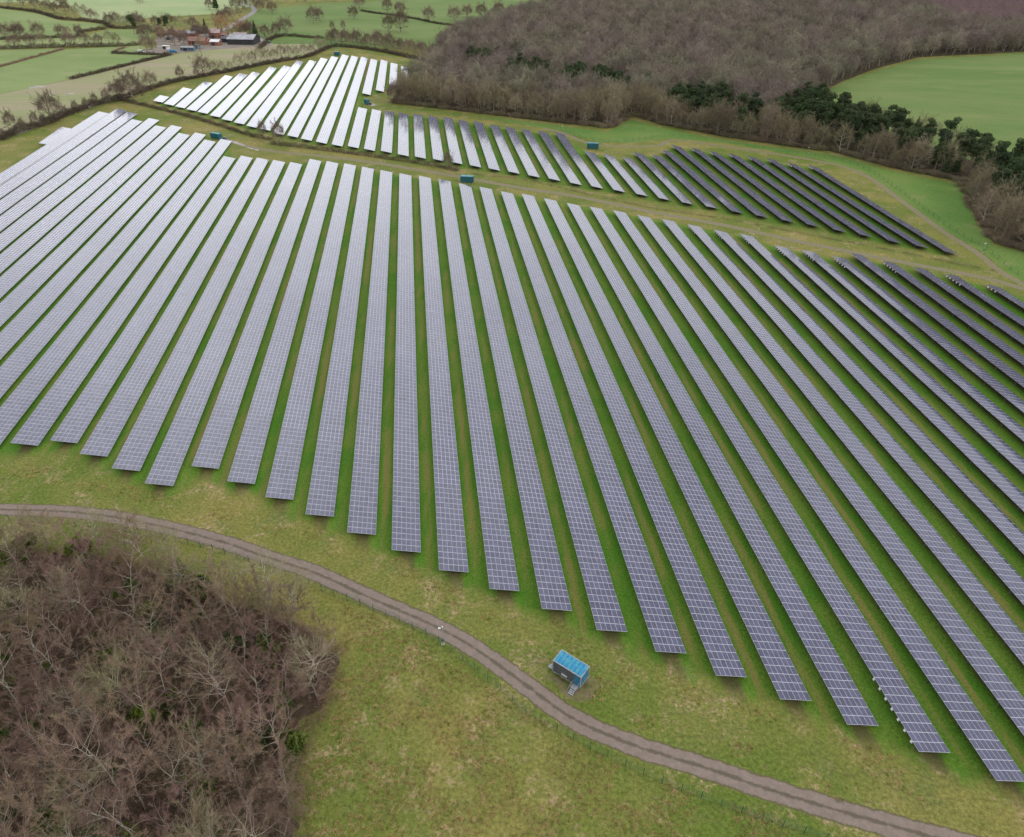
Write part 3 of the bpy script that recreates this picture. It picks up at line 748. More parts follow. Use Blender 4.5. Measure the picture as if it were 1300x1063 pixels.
# --- near wood
random.seed(11)
near_pts = []
for _ in range(9000):
    xs = [p[0] for p in WOOD_NEAR]; ys = [p[1] for p in WOOD_NEAR]
    x = random.uniform(min(xs), max(xs)); y = random.uniform(max(34, min(ys)), max(ys))
    if not inpoly(x, y, WOOD_NEAR): continue
    px_, py_ = pix(x, y, 5)
    if px_ < -60 or py_ > 1110: continue
    if all((x - a) ** 2 + (y - b_) ** 2 > 3.7 ** 2 for a, b_ in near_pts): near_pts.append((x, y))
for k, (x, y) in enumerate(near_pts):
    if k % 9 == 4:
        plant_tree(PALEV[k % 3], x, y, random.uniform(.75, 1.0), random.uniform(0, 6.28), 'woodland_tree', 'spreading bare tree with pale branches among the darker trees of the near wood', group='pale spreading trees in the near wood')
    else:
        plant_tree(random.choice(NEARV), x, y, random.uniform(.72, 1.12), random.uniform(0, 6.28), 'woodland_tree', 'slender bare tree with purplish brown twigs in the near wood below the track', group='bare trees of the near wood')
for (x, y, s) in ((128,690,.8),(175,694,.75),(215,706,.7),(60,692,.75),(345,760,.95),(375,778,.9),(300,742,.6)):
    q = G(x, y); plant_tree(random.choice(PALEV), q[0], q[1], s, random.uniform(0, 6.28), 'woodland_tree', 'pale lichen-green bare tree on the edge of the near wood beside the track', group='pale trees along the track edge of the near wood')
def bush_mesh(seed, n=1500, size=.28):
    rs = np.random.RandomState(seed); parts = [(rs.normal() * .7, rs.normal() * .7, .6 + rs.uniform(0, 1.8), rs.uniform(.5, 1.0), rs.uniform(.5, 1.0), rs.uniform(.5, .9)) for _ in range(7)]
    return leafy(seed, parts, n, size, M['ivy'])
BUSH = [bush_mesh(600 + s) for s in range(4)]
for k in range(75):
    x, y = random.choice(near_pts); s = random.uniform(.5, 1.4)
    o = link('evergreen_bush', random.choice(BUSH), None, (x + random.uniform(-2, 2), y + random.uniform(-2, 2), 0), (0, 0, random.uniform(0, 6.28))); o.scale = (s, s, s * random.uniform(.9, 1.9))
    tag(o, 'dark green ivy bush low between the bare trunks of the near wood', 'bush', 'evergreen bushes in the near wood')

# --- instanced masses
def scatter(name, pts, meshes, smin, smax, label, cat, seed=1, flat=False):
    c = bpy.data.collections.new(name + '_kinds')
    for k, me in enumerate(meshes):
        o = bpy.data.objects.new(name + '_kind', me); c.objects.link(o)
    me = bpy.data.meshes.new(name); me.from_pydata([(p[0], p[1], 0) for p in pts], [], [])
    ob = link(name, me); tag(ob, label, cat, None, 'stuff')
    ng = bpy.data.node_groups.new(name, 'GeometryNodeTree')
    ng.interface.new_socket('Geometry', in_out='INPUT', socket_type='NodeSocketGeometry')
    ng.interface.new_socket('Geometry', in_out='OUTPUT', socket_type='NodeSocketGeometry')
    gi = ng.nodes.new('NodeGroupInput'); go = ng.nodes.new('NodeGroupOutput')
    ip = ng.nodes.new('GeometryNodeInstanceOnPoints'); ci = ng.nodes.new('GeometryNodeCollectionInfo')
    ci.inputs['Collection'].default_value = c; ci.inputs['Separate Children'].default_value = True; ci.inputs['Reset Children'].default_value = True
    r1 = ng.nodes.new('FunctionNodeRandomValue'); r1.data_type = 'FLOAT_VECTOR'
    r1.inputs[0].default_value = (0, 0, 0); r1.inputs[1].default_value = (0, 0, 6.28)
    r2 = ng.nodes.new('FunctionNodeRandomValue'); r2.data_type = 'FLOAT'; r2.inputs[2].default_value = smin; r2.inputs[3].default_value = smax
    r2.inputs['Seed'].default_value = seed + 5; r1.inputs['Seed'].default_value = seed
    ip.inputs['Pick Instance'].default_value = True
    L = ng.links.new
    L(gi.outputs[0], ip.inputs['Points']); L(ci.outputs[0], ip.inputs['Instance'])
    L(r1.outputs[0], ip.inputs['Rotation']); L(r2.outputs[1], ip.inputs['Scale']); L(ip.outputs[0], go.inputs[0])
    md = ob.modifiers.new('scatter', 'NODES'); md.node_group = ng; return ob

def joined(var):
    """trunk and crown of one kind as a single mesh for the far masses"""
    a, b_ = var; V = [tuple(v.co) for v in a.vertices]; n = len(V)
    V += [tuple(v.co) for v in b_.vertices]
    F = [tuple(p.vertices) for p in a.polygons]; k = len(F); F += [tuple(i + n for i in p.vertices) for p in b_.polygons]
    me = bpy.data.meshes.new('tree_kind'); me.from_pydata(V, [], F); me.materials.append(a.materials[0]); me.materials.append(b_.materials[0])
    me.polygons.foreach_set('material_index', [0] * k + [1] * (len(F) - k)); return me

def fill(poly, sp, seed, keep=None):
    rd = random.Random(seed); xs = [p[0] for p in poly]; ys = [p[1] for p in poly]; out = []
    y = min(ys); row = 0
    while y < max(ys):
        x = min(xs) + (row % 2) * sp * .5
        while x < max(xs):
            a = x + rd.uniform(-.38, .38) * sp; b_ = y + rd.uniform(-.38, .38) * sp
            if inpoly(a, b_, poly) and (keep is None or keep(a, b_)): out.append((a, b_))
            x += sp
        y += sp * .87; row += 1
    return out

random.seed(21)
def edge_dist(x, y, P):
    best = 1e9; p = Vector((x, y))
    for i in range(len(P)):
        a = Vector(P[i]); b_ = Vector(P[(i + 1) % len(P)]); d = b_ - a; t = max(0, min(1, (p - a).dot(d) / max(1e-9, d.length_squared)))
        best = min(best, (p - a - d * t).length)
    return best
FRONT = [G(*q) for q in [(497,131),(600,143),(700,155),(770,163),(800,146),(838,158),(915,173),(1015,188),(1054,192),(1131,213),(1219,231),(1238,277),(1261,308),(1300,319),(1360,340)]]
def front_dist(x, y):
    best = 1e9; p = Vector((x, y))
    for i in range(len(FRONT) - 1):
        a = Vector(FRONT[i]); b_ = Vector(FRONT[i+1]); d = b_ - a; t = max(0, min(1, (p - a).dot(d) / d.length_squared))
        best = min(best, (p - a - d * t).length)
    return best
# conifer belts inside the wood (bearings of the crown feet)
PINEZ = [[(588,94),(634,96),(636,80),(592,76)],[(638,112),(704,116),(702,96),(642,92)],[(702,122),(795,130),(792,108),(712,102)],[(808,128),(826,130),(826,118),(808,118)],[(845,154),(935,166),(925,132),(850,128)],[(935,174),(968,178),(966,152),(938,150)],
         [(975,178),(1050,184),(1090,196),(1170,216),(1240,240),(1262,206),(1175,178),(1090,150),(1035,130),(985,142)],[(1236,232),(1256,268),(1296,296),(1340,300),(1340,205),(1300,196),(1250,188)]]
PINEZ = [[G(*q) for q in z] for z in PINEZ]
inpine = lambda x, y: any(inpoly(x, y, z) for z in PINEZ)
pts = [p for p in fill(WOOD_FAR, 9.0, 5, keep=lambda a, b_: b_ < 1700)]
GAP = [G(*q) for q in [(848,17),(994,17),(1012,-10),(822,-14)]]
pts = [p for p in pts if edge_dist(p[0], p[1], WOOD_FAR) > 2.0 and not inpoly(p[0], p[1], GAP)]
pine_pts = [p for p in pts if inpine(*p)]
bare_pts = sorted([p for p in pts if not inpine(*p)], key=lambda p: front_dist(*p))
def vis(p):
    x, y = pix(p[0], p[1], 8); return -20 < x < 1320 and -20 < y < 1000
edge_pts = [p for p in bare_pts if vis(p)][:125]
front_extra = []
LF = smooth_line(FRONT, 6); acc = 0
for a, b_ in zip(LF, LF[1:]):
    acc += (b_ - a).length
    if acc > 6.5:
        acc = 0; t_ = (b_ - a).normalized(); nn_ = Vector((-t_.y, t_.x)); off = random.uniform(1.5, 4.5)
        q = b_ + nn_ * off
        if not inpoly(q.x, q.y, WOOD_FAR): q = b_ - nn_ * off
        if inpoly(q.x, q.y, WOOD_FAR) and vis((q.x, q.y)): front_extra.append((q.x, q.y))
edge_pts = edge_pts[:115]
es = set(edge_pts); rest = [p for p in bare_pts if p not in es]
rest = [p for k, p in enumerate(rest) if p[1] < 620 or random.random() < .9]
print('EDGE', len(edge_pts), len(front_extra), 'NEAR', len(near_pts))
for k, (x, y) in enumerate(edge_pts + front_extra):
    plant_tree(random.choice(EDGEV), x, y, random.uniform(.82, 1.3) if k < len(edge_pts) else random.uniform(.65, 1.12), random.uniform(0, 6.28), 'woodland_tree', 'bushy bare brown tree along the grass edge of the far wood', group='bare trees on the edge of the far wood')
plum = [G(*q) for q in [(1140,4),(1200,30),(1300,42),(1480,50),(1480,-28),(1120,-28)]]
scatter('woodland', [p for p in rest if not inpoly(p[0], p[1], plum)], [joined(v) for v in FARV], .75, 1.32, 'mass of bare grey-brown trees filling the far wood', 'wood', 3)
scatter('young_woodland', fill(plum, 6.5, 8), [joined(v) for v in PLUMV], .7, 1.1, 'pinkish purple mass of young bare trees beyond the far wood', 'wood', 4)
pine_pts = sorted(pine_pts, key=lambda p: p[1]); 
pine_vis = [p for p in pine_pts if vis(p)][:150]; ps = set(pine_vis)
for (x, y) in pine_vis:
    plant_tree(random.choice(PINEV + SPIREV), x, y, random.uniform(.85, 1.4), random.uniform(0, 6.28), 'pine_tree', 'dark green conifer in the belt between the bare trees of the far wood', group='conifers in the far wood')
rp = [p for p in pine_pts if p not in ps]
if rp: scatter('conifer_wood', rp, [joined(v) for v in PINEV], .8, 1.1, 'dark conifers deep inside the far wood', 'wood', 6)
# low shrubs closing the foot of the wood edge
def scrub_mesh(seed, h=2.4, n=900, m='twig_edge', w=.07, l=.9):
    rs = np.random.RandomState(seed); P = rs.normal(size=(n, 3)) * np.array([1.1, 1.1, 0]); P[:, 2] = rs.uniform(0, h * .7, n)
    D = rs.normal(size=(n, 3)) * .5 + np.array([0, 0, .9]) + P * np.array([.3, .3, 0]); D /= np.linalg.norm(D, axis=1)[:, None]
    V = slivers(P, D, l, w, rs); me = bpy.data.meshes.new('scrub'); me.from_pydata(V.tolist(), [], np.arange(len(V)).reshape(-1, 3).tolist()); me.materials.append(M[m]); return me
sc_pts = []
for i in range(len(FRONT) - 1):
    a = Vector(FRONT[i]); b_ = Vector(FRONT[i+1]); n = int((b_ - a).length / 1.5)
    for k in range(n):
        q = a + (b_ - a) * (k / n); sc_pts.append((q.x + random.uniform(-.5, 4), q.y + random.uniform(-.5, 4)))
scatter('undergrowth', sc_pts, [scrub_mesh(s) for s in range(3)], .6, 1.3, 'low brown undergrowth at the foot of the far wood', 'undergrowth', 9)
nb = []
for i in range(len(WOOD_NEAR)):
    a = Vector(WOOD_NEAR[i]); b_ = Vector(WOOD_NEAR[(i+1) % len(WOOD_NEAR)]); n = int((b_ - a).length / .8)
    for k in range(n):
        q = a + (b_ - a) * (k / n) + Vector((random.uniform(-1.8, 1.8), random.uniform(-1.8, 1.8)))
        if pix(q.x, q.y, 0)[1] < 1180: nb.append((q.x, q.y))
nb += [p for p in fill(WOOD_NEAR, 2.2, 31) if p[1] > 34]
scatter('undergrowth', nb, [scrub_mesh(20 + s, 1.8, 500, 'twig_near', .03, .7) for s in range(3)], .4, 1.0, 'tangled brown undergrowth on the floor of the near wood', 'undergrowth', 12)

# dry grass tufts on the rough ground by the track
def tuft_mesh(seed):
    rs = np.random.RandomState(seed); n = 46; P = rs.normal(size=(n, 3)) * np.array([.16, .16, 0]); D = rs.normal(size=(n, 3)) * np.array([.7, .7, .2]) + np.array([0, 0, .8])
    D /= np.linalg.norm(D, axis=1)[:, None]; V = slivers(P, D, .34, .045, rs)
    me = bpy.data.meshes.new('tuft'); me.from_pydata(V.tolist(), [], np.arange(len(V)).reshape(-1, 3).tolist()); me.materials.append(M['tuft']); return me
rough = [G(*q) for q in [(430,760),(540,812),(630,880),(727,940),(800,980),(1000,1040),(1300,1120),(1300,1200),(340,1200),(386,1090),(374,1000),(390,915),(428,850),(440,790)]]
rough2 = [G(*q) for q in [(0,600),(150,630),(330,670),(470,725),(600,780),(640,800),(700,870),(760,915),(900,965),(1100,1030),(1250,1060),(1210,985),(1100,945),(1000,915),(880,870),(760,820),(660,765),(560,740),(470,690),(330,650),(200,625),(0,580)]]
tp = [p for p in fill(rough, .85, 41) if noise.noise(Vector((p[0] / 7, p[1] / 7, 1))) > -.12]
tp += [p for p in fill(rough2, 1.0, 42) if noise.noise(Vector((p[0] / 8, p[1] / 8, 5))) > .08]
scatter('dry_grass', tp, [tuft_mesh(s) for s in range(4)], .5, 1.3, 'tufts of dry straw-coloured grass on the rough ground by the track', 'grass', 14)

# ------------------------------------------------------------------ hedges
def hedge(pxs, h, wdt, dens, m, label, tw=.08, tl=.8, group=None, gappy=0, seed=0, name='hedge'):
    rs = np.random.RandomState(seed); L = smooth_line([G(*q) for q in pxs], 5); P = []
    for a, b_ in zip(L, L[1:]):
        d = (b_ - a).length; n = int(d * dens); t = rs.uniform(0, 1, n)
        q = np.array([[a.x, a.y]]) + (np.array([[b_.x - a.x, b_.y - a.y]]) * t[:, None])
        q += rs.normal(size=(n, 2)) * wdt * .28
        hh = h * np.array([.72 + .55 * noise.noise(Vector((x / 6, y / 6, seed))) + .3 * noise.noise(Vector((x / 2, y / 2, seed))) for x, y in q])
        if gappy: 
            k = np.array([noise.noise(Vector((x / 3.0, y / 3.0, seed + 4.0))) > -gappy for x, y in q], dtype=bool); q = q[k]; hh = hh[k]
        z = np.clip(rs.uniform(0, 1, len(q)) ** .8 * hh - .25 * tl, 0, None)
        P.append(np.c_[q, z])
    P = np.concatenate(P); D = rs.normal(size=P.shape) * .65 + np.array([0, 0, .55]); D /= np.linalg.norm(D, axis=1)[:, None]
    V = slivers(P, D, tl, tw, rs); c = V.mean(axis=0); c[2] = 0; V = V - c
    me = bpy.data.meshes.new(name); me.from_pydata(V.tolist(), [], np.arange(len(V)).reshape(-1, 3).tolist()); me.materials.append(M[m])
    o = link(name, me, None, tuple(c)); return tag(o, label, 'hedge', group)
hedge([(152,127.5),(180,134),(214,142),(244,150),(281,161),(324,174.5),(347,178)], 2.8, 2.6, 130, 'twig_hedge', 'dark brown hedge running down from the big tree between the two solar fields', seed=1)
hedge([(344,183),(402,190),(461,197.5),(512,205),(550,211),(583,217.5)], 2.8, 2.6, 130, 'twig_hedge', 'dark brown hedge below the white far-field rows, ending near the teal cabin', seed=2)
hedge([(600,221),(669,229),(734,244),(826,264),(918,278),(967,287.5),(1051,303),(1134,318.5),(1217,336),(1264,344)], 1.1, 1.5, 55, 'twig_hedge_red', 'low gappy line of young brown hedge plants between the two solar fields', tw=.06, tl=.45, gappy=.12, seed=3, name='young_hedge')
hedge([(0,179),(23,169),(45,162),(68,155),(76,150),(101,141),(127,133),(152,127.5)], 4.8, 5.0, 260, 'twig_hedge', 'thick dark hedge along the brown stubble field at the left', tw=.10, tl=1.2, seed=4)
hedge([(152,127.5),(186,115.5),(206,109),(229,103),(258,97.5),(298,90),(329,83.5),(360,78)], 3.8, 4.4, 190, 'twig_hedge', 'dark hedge curving round the tip of the far solar field', tw=.12, tl=1.2, seed=5)
hedge([(360,78),(391,72.5),(415,62),(431,59.5),(470,63.5),(504,70),(535,77),(551,81)], 3.4, 5, 110, 'twig_hedge', 'tall dark hedge behind the far ends of the white rows', tw=.13, tl=1.5, seed=6)
far_h = [([(-60,2),(0,10),(46,16),(76,24.5),(101,26.5),(132,30.5),(144,36),(191,36.5)], 3, 'curving dark hedge below the top left wood'),
         ([(-60,52),(0,50.5),(64,48.5),(105,47),(101,42),(135,37)], 3, 'hedge with a kink around the second field down on the far left'),
         ([(-60,64.5),(0,62.8),(76,60.5),(152,59),(176,57.5)], 3.5, 'long straight hedge with saplings running to the farm'),
         ([(90,101),(135,90),(169,81.5),(217,70)], 2, 'narrow hedge between the green field and the brown stubble'),
         ([(142,68),(168,69),(195,69.8),(214,69)], 2, 'short level hedge beside the farm paddock'),
         ([(458,14),(475,17),(500,20),(530,25),(560,31),(590,34)], 2, 'thin dark hedge across the bright park field'),
         ([(330,62),(345,50),(363,46),(390,48),(410,49)], 2.5, 'hedge behind the farm at the foot of the park field')]
for k, (px_, h, lab) in enumerate(far_h): hedge(px_, h * 1.35, 4.5, 60, 'twig_hedge', lab, tw=.22, tl=1.5, seed=20 + k)
for k, (px_, lab) in enumerate([([(-60,99),(0,85),(42,73.5),(81,63)], 'clipped reddish hedge slanting down the left fields'), ([(143.8,67.2),(150,64),(159,60.5)], 'short reddish hedge at the corner of the paddock')]):
    hedge(px_, 2, 3, 45, 'twig_hedge_red', lab, tw=.2, tl=1.2, seed=40 + k)

# ------------------------------------------------------------------ single trees
random.seed(5)
def T1(kind, x, y, s, label, name='field_tree', group=None):
    q = G(x, y); return plant_tree(random.choice(kind), q[0], q[1], s, random.uniform(0, 6.28), name, label, group=group)
T1(FIELDV, 169, 129, 1.25, 'largest bare tree where the hedges meet between the two solar fields')
T1(FIELDV, 150, 126, .75, 'smaller bare tree touching the largest hedgerow tree on its left')
T1(FIELDV, 68, 155, .95, 'dark bare tree standing in the hedge above the short detached row')
T1(SLIMV, 17, 168, .9, 'thin bare sapling in the hedge close to the left edge of the photo')
T1(SLIMV, 46, 160.5, .65, 'low bushy sapling in the hedge just left of the dark bare tree')
for (x_, y_, s_) in ((4,177,.5),(30,166,.55),(56,158,.5),(84,147,.5),(97,142.5,.6),(110,138,.55),(122,134.5,.6),(136,131,.7)):
    T1(SLIMV, x_, y_, s_, 'low bushy tree grown up in the thick hedge beside the stubble field', group='bushy trees in the left hedge')
T1(FIELDV, 193, 114, .72, 'bare tree in the hedge left of the tip of the far solar field')
T1(SLIMV, 230, 103, .85, 'small round-headed tree standing alone in the hedge above the white rows')
T1(FIELDV, 259, 97, .92, 'open-crowned bare tree at the start of the tree line above the white rows')
T1(SLIMV, 250, 99, .55, 'little bush tree beside the open-crowned tree in the hedge')
T1(SLIMV, 334, 175, .72, 'ivy-dark sapling at the gap in the middle hedge')
T1(SLIMV, 355, 183, .95, 'pale slender tree at the gap in the middle hedge')
T1(SLIMV, 569, 216, .72, 'small brown tree at the end of the hedge by the teal cabin')
T1(FIELDV, 500, 130, .8, 'bare tree at the tip of the far wood beside the short white rows')
for k, (x, y) in enumerate([(273,94),(283,92.5),(293,90.5),(303,88.5),(312,86.5),(322,84.5),(331,82),(340,80.5),(349,79),(358,77),(367,76),(377,74.5),(387,72.5),(396,70),(404,67),(411,64)]):
    T1(EDGEV, x, y, random.uniform(.75, 1.0) if k > 4 else random.uniform(.6, .8), 'bare tree in the hedgerow line above the far ends of the white rows', group='trees of the hedgerow line')
for k in range(30):
    t = k / 29; x = 416 + 134 * t; yb = 60 + 19 * t ** 1.6; 
    T1(FIELDV if k % 3 else EDGEV, x, yb - (k % 3) * 4 - 1, random.uniform(.55, .75), 'bare tree in the thick belt joining the far wood', group='trees of the belt beyond the far solar rows')
for (x, y, s, lab) in [(346,17,.95,'lone bare tree highest up the park beside the lane'),(398,29,1.05,'round bare tree, larger of a touching pair in the park'),(406,26.5,.8,'smaller bare tree of the touching pair in the park'),(449,24,.9,'lone bare tree in the park left of the thin hedge'),(422,39,.8,'thin upright bare tree in the middle of the park'),(436,39,.8,'second thin upright bare tree in the middle of the park'),
      (363,43,1.0,'round bare tree nearest the farm in the park'),(493.5,39.5,.95,'spreading bare tree low in the park, left of its taller neighbour'),(509,40.5,1.25,'tallest bare tree low in the park'),(492,16,1.0,'bare tree beside the thin hedge at the top of the park'),(544.5,27.5,1.0,'bare tree standing on the thin hedge towards the wood'),(508,18,1.0,'bare tree behind the thin hedge at the top of the park'),
      (457,10,1.05,'bare tree at the upper end of the thin hedge'),(577,26,1.1,'first bare tree after the hedge ends near the wood'),(593,22,1.0,'bare tree in the green gap before the wood'),(611,23,1.1,'broad bare tree in the green gap before the wood'),(633,24,1.3,'tallest bare tree at the start of the far wood')]:
    T1(SLIMV if 'thin upright' in lab else FIELDV, x, y, s, lab)
clumps = [([(0,1),(15,4),(30,7),(45,10),(58,12),(70,17),(84,18),(96,21),(106,23),(20,-2),(42,1),(62,4),(80,8),(98,13),(108,16),(10,6),(116,24),(124,26)], 'bare tree in the belt across the top left fields', 'trees of the top left belt'),
          ([(8,48),(22,47),(26,46),(50,47),(74,46),(80,46.5),(100,44),(88,46)], 'bare tree in the hedge of the second field on the far left', 'trees of the second left hedge'),
          ([(20,61),(40,60),(55,60),(68,60),(90,59),(108,58),(114,58.5),(126,58),(140,58),(150,58)], 'small tree along the straight hedge towards the farm', 'trees of the straight farm hedge'),
          ([(140,33),(150,34),(158,33),(165,32),(172,34),(148,30),(180,36)], 'bare tree in the clump left of the farm', 'trees of the clump beside the farm'),
          ([(198,34),(206,33),(214,32),(222,33),(230,34),(238,35),(246,36),(204,49),(210,53),(234,50),(252,48),(262,50),(222,58),(234,59),(292,48),(300,49),(312,48),(318,47),(255,66),(196,66),(188,67),(180,50),(188,49),(222,54)], 'bare tree around the farm buildings', 'trees around the farm'),
          ([(272,27),(280,25),(288,26),(296,24),(304,21),(311,18),(309,11),(300,16),(290,19),(318,10),(326,9),(334,8),(330,14)], 'bare tree along the lane behind the farm', 'trees along the lane'),
          ([(174,4),(178,4.5),(181,4),(266,12)], 'bare tree in the small clump on the pale hill field', 'clump on the pale field'),
          ([(340,4),(352,3),(364,3),(376,2.5),(388,3),(400,3),(412,2),(424,1.5),(436,2),(448,0),(460,-1),(472,-2),(484,-3)], 'bare tree in the dark wood strip above the park', 'trees of the strip above the park'),
          ([(330,48),(337,47),(344,48),(352,47)], 'brushy tree in the thicket right of the farm', 'thicket beside the farm')]
for pts_, lab, grp in clumps:
    for (x, y) in pts_: T1(FIELDV if random.random() < .6 else EDGEV, x, y, random.uniform(.6, 1.0), lab, group=grp)
for (x, y, s, lab) in [(171,44,1.3,'dark evergreen left of the farm roofs'),(213,41,1.1,'dark evergreen behind the orange roof'),(205,40,.9,'smaller dark evergreen behind the orange roof'),(262,43,1.2,'dark conifer behind the middle of the farm'),(325,49,1.4,'dark conifer at the end of the big barn'),(275,13,1.7,'tall dark conifer on the hill field above the farm')]:
    T1(SPIREV if 'conifer' in lab else PINEV, x, y, s, lab, 'conifer_tree')
for (x, y, s_) in [(1046,128,.8),(1072,140,.7),(1100,158,.9),(1116,162,.75),(1150,176,.9),(1168,181,1.0),(1182,186,.9),(1206,194,1.0),(1224,199,.95),(1250,208,.8)]:
    T1(EDGEV, x, y, s_, 'pale bare tree on the wood side of the big green hill field', group='pale trees along the hill field')
for (x, y, s, lab) in [(283,43,1.3,'orange-twigged willow behind the farmhouse'),(306,46,1.15,'second orange-twigged willow by the big barn')]: T1(ORANGEV, x, y, s, lab, 'willow_tree')

# ------------------------------------------------------------------ farm
sheet('farm_yard', wobble([G(*q) for q in [(172,66),(205,69),(232,67.5),(262,64),(300,61),(345,58),(340,51),(320,47),(262,42),(225,42),(198,46),(196,60)]], 2.5, 6), 0.076, M['yard'])
def barn(x0, x1, yb, dep, hw, hr, roof, wall, label, name='barn', rz=0.0, door=True, windows=0, chimney=False, flat=False):
    c = G((x0 + x1) / 2, yb); s = ppm((x0 + x1) / 2, yb); W2 = (x1 - x0) / s / 2
    root = empty(name, (c[0], c[1] + dep / 2, 0), rz, label=label, cat='building')
    mb = MB(); mb.box(-W2, -dep/2, -.2, W2, dep/2, hw)
    if not flat: mb.add([(-W2,-dep/2,hw),(-W2,dep/2,hw),(-W2,0,hw+hr)], [(0,2,1)]); mb.add([(W2,-dep/2,hw),(W2,dep/2,hw),(W2,0,hw+hr)], [(0,1,2)])
    mb.build('wall', M[wall], root)
    mb = MB(); o = .5
    if flat: mb.box(-W2-.2, -dep/2-.2, hw+.01, W2+.2, dep/2+.2, hw+.2)
    else:
        for sg in (-1, 1):
            e = hr * o / (dep / 2)
            mb.add([(-W2-o,0,hw+hr+.03),(W2+o,0,hw+hr+.03),(W2+o,sg*(dep/2+o),hw-e+.03),(-W2-o,sg*(dep/2+o),hw-e+.03),
                    (-W2-o,0,hw+hr+.2),(W2+o,0,hw+hr+.2),(W2+o,sg*(dep/2+o),hw-e+.2),(-W2-o,sg*(dep/2+o),hw-e+.2)],
                   [(0,1,2,3),(7,6,5,4),(0,4,5,1),(1,5,6,2),(2,6,7,3),(3,7,4,0)])
        mb.box(-W2-o, -.18, hw+hr+.15, W2+o, .18, hw+hr+.28)
    ro = mb.build('roof', M[roof], root)
    if chimney: mb = MB(); mb.box(W2*.6-.5, -.5, hw+hr*.6, W2*.6+.5, .5, hw+hr+1.4); mb.build('chimney', M['wall_brick'], ro)
    if door: mb = MB(); mb.box(-W2*.3-1.6, -dep/2-.08, 0, -W2*.3+1.6, -dep/2+.05, min(hw-.3, 3.2)); mb.build('door', M['wall_dark'], root)
    for k in range(windows):
        xx = -W2 + (k + .5) * 2 * W2 / windows; mb = MB(); mb.box(xx-.6, -dep/2-.06, 1.2, xx+.6, -dep/2+.04, 2.5); mb.build('window', M['glassdark'], root)
    return root
barn(289,322,57,24,5,3.2,'roof_grey','wall_dark','big farm barn with pale grey roof and dark open front')
barn(296,312,51.5,12,4.5,2.2,'roof_pink','wall_brick','pink-roofed barn just behind the big grey barn')
barn(239,260,57.5,11,4,2.8,'roof_red','wall_brick','red-roofed brick building in the middle of the farm', windows=4)
barn(265,279,49,10,5.5,3.2,'roof_pink','wall_brick','farmhouse with pinkish roof and chimney', 'farmhouse', windows=4, chimney=True, rz=.12)
barn(267,278,58,9,3.4,1.6,'roof_white','wall_brick','small brick shed with a white sheet roof', 'shed')
barn(252,264,56,8,3.2,1.2,'roof_white','wall_brick','white-roofed lean-to joined to the red-roofed building', 'shed', rz=-.1, door=False)
barn(200,226,47,14,3.6,2.6,'roof_orange','wall_brick','long barn with rusty orange roof at the left of the farm')
barn(226,248,47,10,3.4,2.0,'roof_grey','wall_brick','long low grey-roofed range behind the yard', rz=-.05)
barn(243,257,43,12,4,2.4,'roof_dark','wall_dark','dark-roofed shed at the back of the farm', 'shed')
barn(229,246,65,6,3,.9,'roof_grey','wall_bluegrey','long blue-grey shed at the front edge of the farm', 'shed', windows=5, flat=True)
barn(246,252,62,6,3,1,'roof_dark','wall_bluegrey','square blue-grey shed next to the long one', 'shed', flat=True)
barn(211,218,51,6,3,1.2,'roof_white','wall_bluegrey','small white-topped blue shed below the orange roof', 'shed')
barn(281,289,54,10,3.5,1.5,'roof_dark','wall_dark','narrow dark shed between farmhouse and big barn', 'shed')
barn(281,288,49,7,3.4,1.8,'roof_red','wall_white','small red-roofed outbuilding behind the dark shed', 'shed')
barn(206,214,62.5,4,2.6,.6,'roof_white','wall_white','white storage container at the left of the yard', 'storage_container', flat=True, door=True)
barn(322,331,53,6,2.6,1,'roof_grey','wall_white','low pale shed at the right end of the big barn', 'shed')
def vehicle(x, y, L, col, label, rz=0.0, h=2.4):
    c = G(x, y); root = empty('parked_van', (c[0], c[1], 0), rz, label=label, cat='van')
    mb = MB(); a = L / 2
    prof = [(-a,.4),(a,.4),(a,1.1),(a*.72,1.25),(a*.5,h),(-a,h)]
    n = len(prof); vs = [(p[0], -1, p[1]) for p in prof] + [(p[0], 1, p[1]) for p in prof]
    mb.add(vs, [tuple(range(n)), tuple(range(2*n-1, n-1, -1))] + [(i, n+i, n+(i+1) % n, (i+1) % n) for i in range(n)]); mb.build('body', M[col], root)
    mb = MB(); mb.add([(a*.51,-.85,h-.1),(a*.51,.85,h-.1),(a*.72,.85,1.3),(a*.72,-.85,1.3)], [(0,1,2,3)]); 
    mb.V = [(x_ + .03, y_, z_ + .03) for x_, y_, z_ in mb.V]; mb.build('windscreen', M['glassdark'], root)
    for sx_ in (-.6, .6):
        for sy in (-1, 1):
            mb = MB(); mb.bar((a*sx_, sy*.8, .4), (a*sx_, sy*1.04, .4), .4, 12); mb.build('wheel', M['rubber'], root)
vehicle(220.5, 67, 7, 'wall_blue', 'blue van parked at the front corner of the farm', .2)
vehicle(179, 67, 5.5, 'white', 'white van parked on the paddock left of the farm')
vehicle(340, 55, 6.5, 'fence_green', 'dark green van parked right of the farm')
vehicle(215, 65, 5, 'white', 'white van parked beside the blue van at the farm', -.3)

